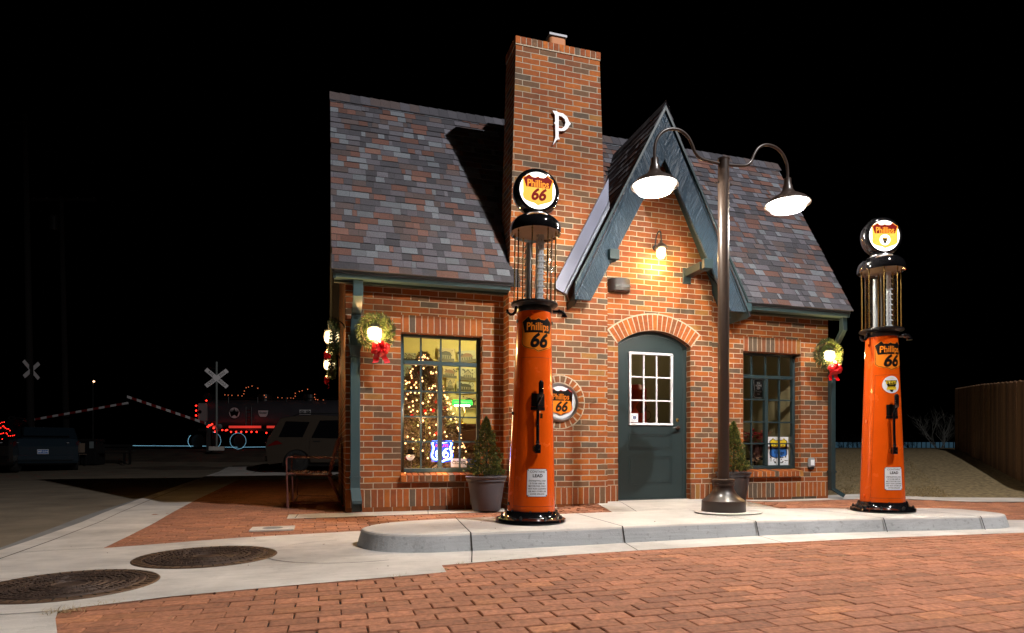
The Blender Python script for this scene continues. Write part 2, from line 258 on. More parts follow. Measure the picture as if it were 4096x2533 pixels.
# ---------------------------------------------------------------- builders
class MB:
    def __init__(s): s.v = []; s.f = []; s.t = []; s.uv = []; s.m = []; s.mi = 0
    def face(s, pts, uv=None, tone=None):
        i = len(s.v); s.v += [tuple(p) for p in pts]; s.f.append(list(range(i, i+len(pts))))
        s.t.append(random.random() if tone is None else tone); s.uv.append(uv); s.m.append(s.mi); return s
    def box(s, a, b, tone=None, mtx=None, skip=''):
        x0, y0, z0 = a; x1, y1, z1 = b; t = random.random() if tone is None else tone
        P = [Vector(p) for p in ((x0,y0,z0),(x1,y0,z0),(x1,y1,z0),(x0,y1,z0),(x0,y0,z1),(x1,y0,z1),(x1,y1,z1),(x0,y1,z1))]
        if mtx: P = [mtx @ p for p in P]
        for k, q in zip('dufbrl', ((3,2,1,0),(4,5,6,7),(0,1,5,4),(2,3,7,6),(1,2,6,5),(3,0,4,7))):
            if k not in skip:
                uv = None
                pts = [P[j] for j in q]
                if k in 'fb': uv = [(p.x, p.z) for p in pts]
                elif k in 'rl': uv = [(p.y, p.z) for p in pts]
                else: uv = [(p.x, p.y) for p in pts]
                s.face(pts, uv, t)
        return s
    def tube(s, pts, r, n=8, tone=.5, cap=True, closed=False):
        pts = [Vector(p) for p in pts]; rs = r if isinstance(r, (list, tuple)) else [r]*len(pts)
        rings = []; up = None; m = len(pts)
        for i, p in enumerate(pts):
            a = pts[(i-1) % m] if (closed or i) else p; b = pts[(i+1) % m] if (closed or i < m-1) else p
            d = (b-a).normalized() if (b-a).length > 1e-9 else Vector((0, 0, 1))
            if up is None: up = Vector((0, 0, 1)) if abs(d.z) < .9 else Vector((1, 0, 0))
            x = d.cross(up)
            if x.length < 1e-4: x = d.cross(Vector((0, 1, 0)))
            x.normalize(); y = d.cross(x).normalized(); up = x.cross(d)
            rings.append([p+(x*cos(2*pi*k/n)+y*sin(2*pi*k/n))*rs[i] for k in range(n)])
        base = len(s.v)
        for g in rings: s.v += [tuple(q) for q in g]
        for i in range(m if closed else m-1):
            j = (i+1) % m
            for k in range(n):
                l = (k+1) % n
                s.f.append([base+i*n+k, base+i*n+l, base+j*n+l, base+j*n+k]); s.t.append(tone); s.uv.append(None); s.m.append(s.mi)
        if cap and not closed:
            for g, fl in ((0, 0), (m-1, 1)):
                q = [base+g*n+k for k in range(n)]
                s.f.append(q if fl else q[::-1]); s.t.append(tone); s.uv.append(None); s.m.append(s.mi)
        return s
    def lathe(s, prof, n=32, c=(0, 0, 0), axis='z', tone=.5, cap=True):
        base = len(s.v)
        for r, z in prof:
            for k in range(n):
                a = 2*pi*k/n; q = (r*cos(a), r*sin(a), z)
                if axis == 'y': q = (r*cos(a), z, r*sin(a))
                s.v.append((q[0]+c[0], q[1]+c[1], q[2]+c[2]))
        for i in range(len(prof)-1):
            for k in range(n):
                l = (k+1) % n; s.f.append([base+i*n+k, base+i*n+l, base+(i+1)*n+l, base+(i+1)*n+k]); s.t.append(tone); s.uv.append(None); s.m.append(s.mi)
        if cap:
            for g in (0, len(prof)-1):
                if prof[g][0] > 1e-5: s.f.append([base+g*n+k for k in range(n)]); s.t.append(tone); s.uv.append(None); s.m.append(s.mi)
        return s
    def prism(s, poly, y0, y1, tone=None, sides=True, plane='xz'):
        """polygon in x-z (y0..y1), or x-y (z from y0 to y1)"""
        t = random.random() if tone is None else tone
        f = (lambda p, y: (p[0], y, p[1])) if plane == 'xz' else (lambda p, y: (p[0], p[1], y))
        A = [f(p, y0) for p in poly]; B = [f(p, y1) for p in poly]
        uv = [tuple(p) for p in poly]
        s.face(A, uv, t)
        if y1 != y0:
            s.face(B[::-1], uv[::-1], t)
            if sides:
                n = len(poly)
                for i in range(n):
                    j = (i+1) % n; q = [A[i], B[i], B[j], A[j]]
                    horiz = abs(poly[i][0]-poly[j][0]) > abs(poly[i][1]-poly[j][1])
                    s.face(q, [((v[0], v[1]) if horiz else (v[1], v[2])) for v in q], t)
        return s
    def build(s, name, m, parent=None, smooth=False, bevel=0, loc=None, angle=35, recalc=True, segs=2):
        me = bpy.data.meshes.new(name); me.from_pydata(s.v, [], s.f); me.update()
        for x in (m if isinstance(m, (list, tuple)) else [m]): me.materials.append(x)
        if any(s.m): me.polygons.foreach_set('material_index', s.m)
        at = me.attributes.new('tone', 'FLOAT', 'FACE'); at.data.foreach_set('value', s.t)
        if any(u is not None for u in s.uv):
            ul = me.uv_layers.new(name='UVMap'); k = 0
            for u, f in zip(s.uv, s.f):
                for j in range(len(f)):
                    if u is not None: ul.data[k].uv = u[j]
                    k += 1
        if recalc or bevel:
            bm = bmesh.new(); bm.from_mesh(me)
            if bevel: bmesh.ops.remove_doubles(bm, verts=bm.verts, dist=1e-5)
            bmesh.ops.recalc_face_normals(bm, faces=bm.faces)
            if bevel:
                bmesh.ops.bevel(bm, geom=[e for e in bm.edges if len(e.link_faces) == 2 and e.calc_face_angle(0) > .5], offset=bevel, segments=segs, affect='EDGES', clamp_overlap=True)
            bm.to_mesh(me); bm.free()
        if smooth or bevel:
            me.polygons.foreach_set('use_smooth', [True]*len(me.polygons)); me.set_sharp_from_angle(angle=R(angle))
        me.update(); o = bpy.data.objects.new(name, me); COL.objects.link(o)
        if parent: o.parent = parent
        if loc: o.location = loc
        return o
def tag(o, label=None, cat=None, group=None, kind=None):
    if label: o['label'] = label
    if cat: o['category'] = cat
    if group: o['group'] = group
    if kind: o['kind'] = kind
    return o
def thing(name, label, cat, loc=(0, 0, 0), rz=0, group=None):
    o = bpy.data.objects.new(name, None); o.empty_display_size = .1; COL.objects.link(o); o.location = loc; o.rotation_euler = (0, 0, rz)
    return tag(o, label, cat, group)
def copy_tree(o, parent=None):
    c = o.copy(); COL.objects.link(c); c.parent = parent
    for ch in list(o.children): copy_tree(ch, c)
    return c
def text(body, size, mtl, name='lettering', parent=None, extrude=0, shear=0, offset=0, f=None, align='CENTER', sx=1, spacing=1, wrapx=0):
    """letters as a mesh in the x-z plane, facing -y; f maps (x, z) to a point"""
    cu = bpy.data.curves.new(name, 'FONT'); cu.body = body; cu.size = size; cu.align_x = align; cu.align_y = 'CENTER'; cu.extrude = extrude
    cu.shear = shear; cu.offset = offset; cu.resolution_u = 4; cu.space_character = spacing
    o = bpy.data.objects.new(name, cu); COL.objects.link(o); dg = bpy.context.evaluated_depsgraph_get()
    me = bpy.data.meshes.new_from_object(o.evaluated_get(dg)); bpy.data.objects.remove(o)
    if wrapx:
        bm = bmesh.new(); bm.from_mesh(me); xs = [v.co.x for v in bm.verts]; x = min(xs)+wrapx
        while x < max(xs):
            bmesh.ops.bisect_plane(bm, geom=bm.verts[:]+bm.edges[:]+bm.faces[:], plane_co=(x, 0, 0), plane_no=(1, 0, 0)); x += wrapx
        bm.to_mesh(me); bm.free()
    for v in me.vertices:
        x, z, y = v.co.x*sx, v.co.y, -v.co.z
        v.co = Vector(f(x, z)) if f else Vector((x, y, z))
    me.materials.clear(); me.materials.append(mtl); me.update()
    o = bpy.data.objects.new(name, me); COL.objects.link(o)
    if parent: o.parent = parent
    return o
def sheet(poly, step=.03):
    """polygon in (x, z) cut into thin upright strips so it can be wrapped"""
    bm = bmesh.new(); bm.faces.new([bm.verts.new((p[0], 0, p[1])) for p in poly])
    bmesh.ops.triangulate(bm, faces=bm.faces[:])
    xs = [p[0] for p in poly]; x = min(xs)+step
    while x < max(xs):
        bmesh.ops.bisect_plane(bm, geom=bm.verts[:]+bm.edges[:]+bm.faces[:], plane_co=(x, 0, 0), plane_no=(1, 0, 0)); x += step
    return bm
def flat(name, poly, mtl, parent, f, step=.012):
    bm = sheet(poly, step)
    for v in bm.verts: v.co = Vector(f(v.co.x, v.co.z))
    me = bpy.data.meshes.new(name); bm.to_mesh(me); bm.free(); me.materials.append(mtl)
    o = bpy.data.objects.new(name, me); COL.objects.link(o); o.parent = parent; return o
def curve(pts, n=6, closed=True):
    """Catmull-Rom through 2-D/3-D points"""
    P = [Vector(p) for p in pts]; m = len(P); out = []
    for i in range(m if closed else m-1):
        a, b, c, d = (P[(i+k-1) % m] if closed else P[min(max(i+k-1, 0), m-1)] for k in range(4))
        for k in range(n):
            t = k/n; out.append(.5*((2*b)+(c-a)*t+(2*a-5*b+4*c-d)*t*t+(3*b-3*c+d-a)*t**3))
    if not closed: out.append(P[-1])
    return out
SH = [(0, .455), (.07, .415), (.15, .392), (.22, .415), (.30, .50), (.40, .425), (.50, .365), (.435, .27), (.405, .17), (.405, .08), (.44, -.01), (.485, -.11), (.497, -.20), (.475, -.29), (.40, -.36), (.26, -.405), (.12, -.43), (0, -.50)]
def shield(w, h, k=1.0, y0=-.6):
    half = [(x*w*k, z*h*k) for x, z in SH]
    return half+[(-x, z) for x, z in half[-2:0:-1]]
def shield_band(w, h, zc, k=1.0):
    """upper part of the shield above height zc"""
    p = [q for q in shield(w, h, k)]
    out = []
    n = len(p)
    for i in range(n):
        a, b = p[i], p[(i+1) % n]
        if a[1] >= zc: out.append(a)
        if (a[1] >= zc) != (b[1] >= zc):
            t = (zc-a[1])/(b[1]-a[1]); out.append((a[0]+(b[0]-a[0])*t, zc))
    return out
def tassel(*a): pass

# ---------------------------------------------------------------- ground
def interp(x, xs, ys):
    if x <= xs[0]: return ys[0]
    for i in range(1, len(xs)):
        if x <= xs[i]: return ys[i-1]+(ys[i]-ys[i-1])*(x-xs[i-1])/(xs[i]-xs[i-1])
    return ys[-1]
def zg(x, y):
    d = x*sin(YAW)+y*cos(YAW); r = x*cos(YAW)-y*sin(YAW); t = r/max(d, .5)
    L = interp(d, [0, 5, 7, 20, 23, 25.5, 29, 40, 300], [-.03, -.03, 0, .03, .12, .32, .72, .93, 1.0])
    Q = interp(d, [0, 5, 7, 9.2, 11, 15, 19, 32, 300], [-.03, -.03, 0, .02, .12, .48, .78, .90, .9])
    w = min(1, max(0, (t+.1)/.5)); w = w*w*(3-2*w)
    z = L*(1-w)+Q*w
    b = interp(x, [2.2, 3.3, 4.9, 5.8], [0, 1, 1, 0])*interp(y, [5.5, 6.9, 9], [0, 1, 1])
    return z+.05*b
def ground_sheet(name, poly, mtl, off=0, step=.5, label=None, thick=0):
    bm = bmesh.new(); bm.faces.new([bm.verts.new((p[0], p[1], 0)) for p in poly])
    for ax in (0, 1):
        lo = min(p[ax] for p in poly); hi = max(p[ax] for p in poly); st = max(step, (hi-lo)/60)
        x = math.floor(lo/st)*st+st
        while x < hi:
            no = (1, 0, 0) if ax == 0 else (0, 1, 0)
            bmesh.ops.bisect_plane(bm, geom=bm.verts[:]+bm.edges[:]+bm.faces[:], plane_co=(x if ax == 0 else 0, x if ax else 0, 0), plane_no=no); x += st
    bmesh.ops.triangulate(bm, faces=bm.faces[:])
    for v in bm.verts: v.co.z = zg(v.co.x, v.co.y)+off
    bmesh.ops.recalc_face_normals(bm, faces=bm.faces)
    me = bpy.data.meshes.new(name); bm.to_mesh(me); bm.free(); me.materials.append(mtl)
    if me.polygons and me.polygons[0].normal.z < 0: me.flip_normals()
    o = bpy.data.objects.new(name, me); COL.objects.link(o); o['kind'] = 'structure'; return o
def inside(p, poly):
    c = False; n = len(poly)
    for i in range(n):
        a, b = poly[i], poly[i-1]
        if (a[1] > p[1]) != (b[1] > p[1]) and p[0] < (b[0]-a[0])*(p[1]-a[1])/(b[1]-a[1])+a[0]: c = not c
    return c
def pavers(name, poly, mtl, bl=.205, bw=.102, ang=0, off=-.003, jit=.004, joint=.0062):
    """real bricks, each its own top face with dropped bevelled edges"""
    mb = MB(); c0, s0 = cos(ang), sin(ang)
    cx = sum(p[0] for p in poly)/len(poly); cy = sum(p[1] for p in poly)/len(poly)
    pr = [((p[0]-cx)*c0+(p[1]-cy)*s0, -(p[0]-cx)*s0+(p[1]-cy)*c0) for p in poly]
    x0, x1 = min(p[0] for p in pr), max(p[0] for p in pr); y0, y1 = min(p[1] for p in pr), max(p[1] for p in pr)
    row = 0; y = y0-.1
    while y < y1+.1:
        x = x0-.3+(row % 2)*bl/2+random.uniform(-.012, .012)
        while x < x1+.1:
            l = bl+random.uniform(-.004, .004)
            mx, my = x+l/2, y+bw/2
            wx, wy = cx+mx*c0-my*s0, cy+mx*s0+my*c0
            if any(inside((wx+dx, wy+dy), poly) for dx in (-.1, 0, .1) for dy in (-.06, .06)):
                z = zg(wx, wy)+off+random.uniform(-jit, jit*.3); tx = random.uniform(-.012, .012); ty = random.uniform(-.02, .02); yw = random.uniform(-.010, .010)
                def q(a, b, h):
                    a2, b2 = a-b*yw, b+a*yw; X = mx+a2; Y = my+b2
                    return (cx+X*c0-Y*s0, cy+X*s0+Y*c0, z+h+a*tx+b*ty)
                g = joint/2*random.choice((.6, 1, 1, 1.6)); A, B = l/2-g, bw/2-g*.8; k = .0035
                t = random.random()
                top = [q(-A+k, -B+k, 0), q(A-k, -B+k, 0), q(A-k, B-k, 0), q(-A+k, B-k, 0)]
                mid = [q(-A, -B, -k), q(A, -B, -k), q(A, B, -k), q(-A, B, -k)]
                low = [q(-A, -B, -.03), q(A, -B, -.03), q(A, B, -.03), q(-A, B, -.03)]
                mb.face(top, None, t)
                for i in range(4):
                    j = (i+1) % 4; mb.face([mid[i], mid[j], top[j], top[i]], None, t); mb.face([low[i], low[j], mid[j], mid[i]], None, t)
            x += l
        y += bw; row += 1
    o = mb.build(name, mtl, recalc=False); o['kind'] = 'structure'; return o

tag(ground_sheet('ground', [(-160, -12), (160, -12), (160, 260), (-160, 260)], M['dirt'], -.06, step=2), kind='structure')
ground_sheet('road', [(-45, -6), (-2.36, -6), (-2.36, 5.62), (-2.51, 7.7), (-2.6, 9.7), (-2.9, 19.6), (-3.4, 26), (9, 24), (-3, 27.2), (-12, 30.5), (-30, 36), (-60, 44), (-60, -6)][1:], M['street'], -.035, step=1)
FE = [(-1.03, 2.2), (-1.029, 2.912), (-1.124, 3.162), (-1.165, 3.307), (-1.089, 3.359), (-.736, 3.477), (-.208, 3.571), (.136, 3.62), (.432, 3.655), (.704, 3.70), (.717, 3.931), (.893, 3.951), (1.305, 4.02), (1.661, 4.067), (2.182, 4.096), (2.97, 4.12), (3.414, 4.12), (4.373, 4.10), (5.878, 3.96), (8.5, 3.55), (12, 2.6)]
fore = FE+[(12, -1), (4.5, -1), (2.2, .2), (0, 1.2), (-1.03, 1.8)]
ground_sheet('foreground_paving_bed', fore, M['joint'], -.014)
pavers('brick_road', fore, M['paver'], off=-.001, jit=.0025)
# concrete apron: between the brick road and the brick pavement
AB = [(12, 4.0), (8.9, 4.6), (6.9, 4.60), (5, 5.3), (3, 5.55), (.305, 5.763), (-.641, 5.659), (-1.0, 5.57), (-1.598, 5.356)]
ground_sheet('pavement', FE+AB[:1]+AB[1:]+[(-1.62, 6.9), (-1.77, 9.9), (-2.12, 20.5), (-2.3, 25), (-3.3, 25), (-3.1, 21), (-2.40, 10.1), (-2.165, 7.175), (-2.107, 5.024), (-2.05, 2.2)], M['concrete'], .0015)
mk = MB()
def strip(mb, pts, w, h0, h1, z1=None):
    pass
# kerb and gutter at the left
kb = [(-2.107, 5.024), (-2.165, 7.175), (-2.407, 10.135), (-3.1, 21), (-3.25, 25)]
kc = [(-2.28, 5.2), (-2.31, 7.3), (-2.50, 10.1), (-3.0, 20.6), (-3.32, 25)]
ke = [(-2.358, 5.624), (-2.507, 7.735), (-2.60, 9.679), (-3.10, 19.6), (-3.5, 25)]
k0 = [(-1.95, 1.5)]; 
ground_sheet('kerb', [(-2.10, 1.8)]+kb+[(q[0]-.16, q[1]) for q in kb[::-1]]+[(-2.26, 1.8)], M['concrete'], .006)
ground_sheet('gutter_strip', [(-2.20, 1.8)]+[(q[0]-.09, q[1]) for q in kb]+[(q[0]-.03, q[1]) for q in ke[::-1]]+[(-2.40, 1.8)], M['kerbgrey'], -.012)
# brick pavement: left field, strip between island and building, right patch
BP1 = [(-1.598, 5.356), (-1.0, 5.57), (-.641, 5.659), (.305, 5.763), (2.2, 5.6), (3.0, 5.5), (3.02, 6.0), (3.228, 7.049), (2.66, 7.047), (2.659, 6.88), (1.958, 6.86), (.5, 6.86), (-.30, 6.86), (-.30, 7.25), (.224, 7.3), (.224, 16), (-1.95, 16), (-1.771, 9.943), (-1.631, 6.925)]
BP2 = [(5.05, 5.2), (5.2, 6.3), (5.34, 6.98), (6.0, 7.0), (6.97, 7.03), (7.75, 6.95), (8.3, 6.2), (12, 4.9), (12, 3.9), (8.9, 4.5), (6.9, 4.45)]
ground_sheet('pavement_paving_bed', BP1, M['joint'], -.014)
pavers('pavement_brick', BP1, M['paver'], off=-.0005, jit=.002, ang=0)
ground_sheet('side_pavement_paving_bed', BP2, M['joint'], -.014)
pavers('side_pavement_brick', BP2, M['paver'], off=-.0005, jit=.002, ang=0)
# concrete edging along the building and the walk to the door
ground_sheet('building_edge_path', [(-.38, 6.87), (1.0, 6.87), (1.9, 6.88), (2.66, 6.9), (2.66, 7.06), (3.23, 7.06), (3.02, 6.1), (2.95, 5.3), (5.0, 5.3), (5.2, 6.3), (5.34, 7.02), (7.0, 7.04), (7.8, 6.98), (8.4, 6.25), (12.5, 4.95), (12.7, 5.4), (8.7, 6.9), (7.9, 7.6), (.3, 7.6), (.3, 7.28), (-.38, 7.28)], M['concrete'], .005)
ground_sheet('rear_pavement', [(-2.0, 15.9), (.3, 15.9), (.3, 19), (3, 24.5), (-2.2, 24.5)], M['concrete'], .004)
# lawn on the rising bank behind the station
ground_sheet('lawn', [(7.0, 7.2), (7.95, 7.55), (8.7, 6.85), (12.7, 5.35), (30, 2), (120, 40), (90, 120), (9, 120), (6.9, 12)], M['lawn'], -.01, step=.8)

# raised island: rounded ends, battered sides, joints cut through it
top = [(.30, 5.05), (.31, 4.80), (.42, 4.62), (.62, 4.52), (.95, 4.47), (2.2, 4.50), (3.5, 4.52), (4.7, 4.42), (5.75, 4.26), (6.05, 4.25), (6.27, 4.36), (6.34, 4.6), (6.30, 4.86), (6.05, 5.03), (5.5, 5.22), (4.2, 5.48), (3.0, 5.58), (1.9, 5.55), (1.0, 5.45), (.55, 5.33)]
tp = [(p.x, p.y) for p in curve([(a, b, 0) for a, b in top], 5)]
icx = sum(p[0] for p in tp)/len(tp)
def off2(P, d):
    out = []; n = len(P)
    for i in range(n):
        a, b = Vector(P[i-1]), Vector(P[(i+1) % n]); t = (b-a).normalized(); out.append((P[i][0]+t.y*d, P[i][1]-t.x*d))
    return out
isl = MB()
prof = [(.055, -.06), (.045, -.03), (.012, .082), (.004, .095), (-.012, .1005)]
rings = [[(x, y, z) for x, y in off2(tp, d)] for d, z in prof]
for i in range(len(rings)-1):
    isl.mi = 1 if i < 2 else 0
    for k in range(len(tp)):
        l = (k+1) % len(tp); isl.face([rings[i][k], rings[i][l], rings[i+1][l], rings[i+1][k]], None, .5)
isl.mi = 0; isl.face(rings[-1], None, .5)
o = isl.build('pump_island', [M['island'], M['islandside']], recalc=True, bevel=0); o['kind'] = 'structure'
jm = MB()
for (x, lean) in ((1.03, .10), (2.28, .05), (3.55, .02), (4.82, -.03), (5.80, -.06)):
    yf = min(p[1] for p in tp if abs(p[0]-x) < .25); yb = max(p[1] for p in tp if abs(p[0]-x-lean) < .25)
    jm.face([(x-.005, yf-.003, .1022), (x+.005, yf-.003, .1022), (x+lean+.005, yb, .1022), (x+lean-.005, yb, .1022)])
    jm.face([(x-.005, yf-.052, -.03), (x+.005, yf-.052, -.03), (x+.005, yf-.012, .092), (x-.005, yf-.012, .092)])
    jm.face([(x-.005, yf-.012, .092), (x+.005, yf-.012, .092), (x+.005, yf-.001, .1022), (x-.005, yf-.001, .1022)])
for (a, b) in (((1.03, 4.42), (.92, 3.96)), ((2.28, 4.45), (2.2, 4.09)), ((3.55, 4.47), (3.5, 4.12)), ((3.6, 7.2), (3.15, 5.6)), ((3.1, 6.3), (5.1, 6.3)), ((1.1, 6.87), (1.16, 7.26)), ((-.30, 6.9), (-.28, 7.28)), ((-1.6, 5.36), (-2.1, 5.3)), ((6.2, 7.03), (6.22, 7.27)), ((-2.1, 3.3), (-1.16, 3.3)), ((-2.35, 10.0), (-1.78, 9.95)), ((-2.2, 7.0), (-1.63, 6.93))):
    n_ = 8; d = Vector((b[0]-a[0], b[1]-a[1], 0)).normalized(); nx, ny = -d.y*.004, d.x*.004
    for i in range(n_):
        p = [(a[0]+(b[0]-a[0])*t, a[1]+(b[1]-a[1])*t) for t in (i/n_, (i+1)/n_)]; hz = .008 if p[0][1] > 5.8 and p[0][0] > -1 else .0045
        jm.face([(p[0][0]+nx, p[0][1]+ny, zg(*p[0])+hz), (p[1][0]+nx, p[1][1]+ny, zg(*p[1])+hz), (p[1][0]-nx, p[1][1]-ny, zg(*p[1])+hz), (p[0][0]-nx, p[0][1]-ny, zg(*p[0])+hz)])
ring_ = [(.2+.62*cos(a), 4.72+.55*sin(a)) for a in [R(100+i*10) for i in range(20)]]
for i in range(19):
    p, q = ring_[i], ring_[i+1]; jm.face([(p[0], p[1], zg(*p)+.0045), (q[0], q[1], zg(*q)+.0045), (q[0]*.99+.002, q[1]+.008, zg(*q)+.0045), (p[0]*.99+.002, p[1]+.008, zg(*p)+.0045)])
o = jm.build('pavement_joints', M['joint'], recalc=False); o['kind'] = 'structure'
# round concrete footing under the lamp
o = MB().lathe([(.001, .104), (.30, .104), (.315, .115), (.30, .118), (.001, .119)][::1], 40).build('lamp_footing', M['concrete'], loc=(3.76, 5.17, 0)); o['kind'] = 'structure'; o.scale = (1.1, .85, 1)

# ---------------------------------------------------------------- manhole covers and box lid
def manhole(loc, r, label, rz):
    t = thing('manhole_cover', label, 'manhole cover', (loc[0], loc[1], zg(*loc)+.002), rz, 'manhole covers in the pavement')
    d = MB().lathe([(r*.86, .001), (r*.86, .006), (r*.985, .007), (r, .002), (r, -.01)], 64, cap=False)
    c = MB(); c.lathe([(.001, .004), (r*.855, .004)], 64, cap=False)
    for k in (.82, .74, .60, .52, .40, .32, .22):
        c.lathe([(r*k-.016, .004), (r*k-.012, .010), (r*k, .010), (r*k+.004, .004)], 64, cap=False)
    random.seed(int(loc[0]*100)+5)
    for k, n in ((.78, 70), (.68, 60), (.64, 54), (.56, 50), (.47, 44), (.36, 34), (.27, 26)):
        for i in range(n):
            if random.random() < .15: continue
            a = 2*pi*i/n; mt = Matrix.Rotation(a, 4, 'Z') @ Matrix.Translation((r*k, 0, 0)); c.box((-.007, -.010, .003), (.007, .010, .011), mtx=mt)
    c.build('lid', M['iron'], t)
    d.mi = 1
    for i in range(44):
        a = 2*pi*i/44; mt = Matrix.Rotation(a, 4, 'Z') @ Matrix.Translation((r*.92, 0, 0)); d.box((-.022, -.0035, .006), (.022, .0035, .0086), mtx=mt)
    d.build('rim', [M['iron2'], M['joint']], t)
    return t
manhole((-1.33, 3.93), .43, 'rusty round manhole cover at the left edge of the picture, the nearer of two', .3)
manhole((-.78, 4.72), .455, 'rusty round manhole cover closer to the raised island, the farther of two', 1.1)
t = thing('utility_box_lid', 'small square concrete box lid with oval hatch set in the brick pavement', 'box lid', (-.46, 6.12, zg(-.46, 6.12)+.009))
MB().box((-.19, -.14, -.01), (.19, .14, .004)).build('frame', M['concrete'], t, bevel=.002)
MB().lathe([(.001, .0062), (.085, .0062), (.09, .004)], 32, cap=False).build('hatch', M['kerbgrey'], t)

# ---------------------------------------------------------------- the brick station
YW = 7.271
st = thing('brick_station', 'small red brick cottage station with steep shingle roof, tall chimney and arched green door', 'building', (0, 0, 0))
def wall(mb, xs, z0, z1, y, holes, depth, yb=None):
    """front faces of a wall in plane y with rectangular holes and their reveals"""
    X = sorted(set([xs[0], xs[1]]+[h[0] for h in holes]+[h[1] for h in holes])); Z = sorted(set([z0, z1]+[h[2] for h in holes]+[h[3] for h in holes]))
    for i in range(len(X)-1):
        for j in range(len(Z)-1):
            cx, cz = (X[i]+X[i+1])/2, (Z[j]+Z[j+1])/2
            if any(h[0] < cx < h[1] and h[2] < cz < h[3] for h in holes): continue
            q = [(X[i], Z[j]), (X[i+1], Z[j]), (X[i+1], Z[j+1]), (X[i], Z[j+1])]
            mb.face([(a, y, b) for a, b in q], q, .5)
    for a, b, c, d in holes:
        for x in (a, b): mb.face([(x, y, c), (x, y+depth, c), (x, y+depth, d), (x, y, d)], [(y, c), (y+depth, c), (y+depth, d), (y, d)])
        mb.face([(a, y, d), (b, y, d), (b, y+depth, d), (a, y+depth, d)], [(a, y), (b, y), (b, y+depth), (a, y+depth)])
        mb.face([(a, y, c), (b, y, c), (b, y+depth, c), (a, y+depth, c)], [(a, y), (b, y), (b, y+depth), (a, y+depth)])
LW = (.845, 1.823, .425, 2.087); RW = (5.530, 6.495, .425, 2.087)
w = MB()
SO = .258
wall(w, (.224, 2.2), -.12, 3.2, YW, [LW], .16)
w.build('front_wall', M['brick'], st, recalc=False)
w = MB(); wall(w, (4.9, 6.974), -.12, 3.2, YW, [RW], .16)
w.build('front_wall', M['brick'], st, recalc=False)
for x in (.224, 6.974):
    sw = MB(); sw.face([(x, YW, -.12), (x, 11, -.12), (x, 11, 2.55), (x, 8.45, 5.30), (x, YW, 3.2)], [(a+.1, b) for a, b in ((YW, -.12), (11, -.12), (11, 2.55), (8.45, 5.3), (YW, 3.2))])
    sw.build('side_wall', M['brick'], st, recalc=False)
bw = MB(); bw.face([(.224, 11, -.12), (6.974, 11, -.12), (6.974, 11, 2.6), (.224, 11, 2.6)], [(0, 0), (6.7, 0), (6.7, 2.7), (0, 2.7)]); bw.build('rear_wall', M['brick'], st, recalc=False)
# soldier course along the foot, 3 mm proud, and over the windows
def soldier(x0, x1, z0, z1, y, t=.02, u0=0):
    so = MB()
    so.face([(x0, y, z0), (x1, y, z0), (x1, y, z1), (x0, y, z1)], [(x0+u0, .004), (x1+u0, .004), (x1+u0, .004+z1-z0), (x0+u0, .004+z1-z0)])
    so.face([(x0, y, z1), (x1, y, z1), (x1, y+t, z1), (x0, y+t, z1)], [(x0, .05), (x1, .05), (x1, .06), (x0, .06)])
    for x in (x0, x1): so.face([(x, y, z0), (x, y+t, z0), (x, y+t, z1), (x, y, z1)], [(x0+.03, .05), (x0+.04, .05), (x0+.04, .2), (x0+.03, .2)])
    so.build('soldier_course', M['soldier'], st, recalc=False)
soldier(.224, 2.09, SO-.2, SO, YW-.004); soldier(4.99, 6.974, SO-.2, SO, YW-.004)
soldier(.845, 1.823, 2.087, 2.289, YW-.004); soldier(5.53, 6.495, 2.087, 2.289, YW-.004)
soldier(2.085, 3.362, SO-.2, SO, 7.03-.004, u0=.02); soldier(3.362, 3.60, SO-.2, SO, 7.22-.004); soldier(4.664, 4.995, SO-.2, SO, 7.22-.004)
# door bay: wall with arched opening, running up under the porch gable
def arcz(x, x0=3.60, x1=4.664, sp=2.095, rise=.185):
    c = (x0+x1)/2; hw = (x1-x0)/2; r = (hw*hw+rise*rise)/(2*rise); return sp+rise-r+math.sqrt(max(0, r*r-(x-c)**2))
dw = MB(); wall(dw, (3.362, 4.995), -.10, 2.7, 7.22, [(3.60, 4.664, -.10, 2.7)], .001)
n = 24
for i in range(n):
    a, b = 3.60+1.064*i/n, 3.60+1.064*(i+1)/n
    q = [(a, arcz(a)), (b, arcz(b)), (b, 2.7), (a, 2.7)]; dw.face([(x, 7.22, z) for x, z in q], q)
    dw.face([(a, 7.22, arcz(a)), (b, 7.22, arcz(b)), (b, 7.34, arcz(b)), (a, 7.34, arcz(a))], [(a, 0), (b, 0), (b, .1), (a, .1)])
for x in (3.60, 4.664): dw.face([(x, 7.22, -.1), (x, 7.36, -.1), (x, 7.36, arcz(x)), (x, 7.22, arcz(x))], [(7.22, -.1), (7.36, -.1), (7.36, 2.1), (7.22, 2.1)])
q = [(3.362, 2.7), (4.995, 2.7), (4.995, 2.95), (4.03, 4.90), (3.362, 3.55)]; dw.face([(x, 7.22, z) for x, z in q], q)
dw.face([(4.995, 7.22, -.1), (4.995, 7.3, -.1), (4.995, 7.3, 3.0), (4.995, 7.22, 3.0)], [(7.22, -.1), (7.3, -.1), (7.3, 3), (7.22, 3)])
dw.build('door_bay_wall', M['brick'], st, recalc=False)
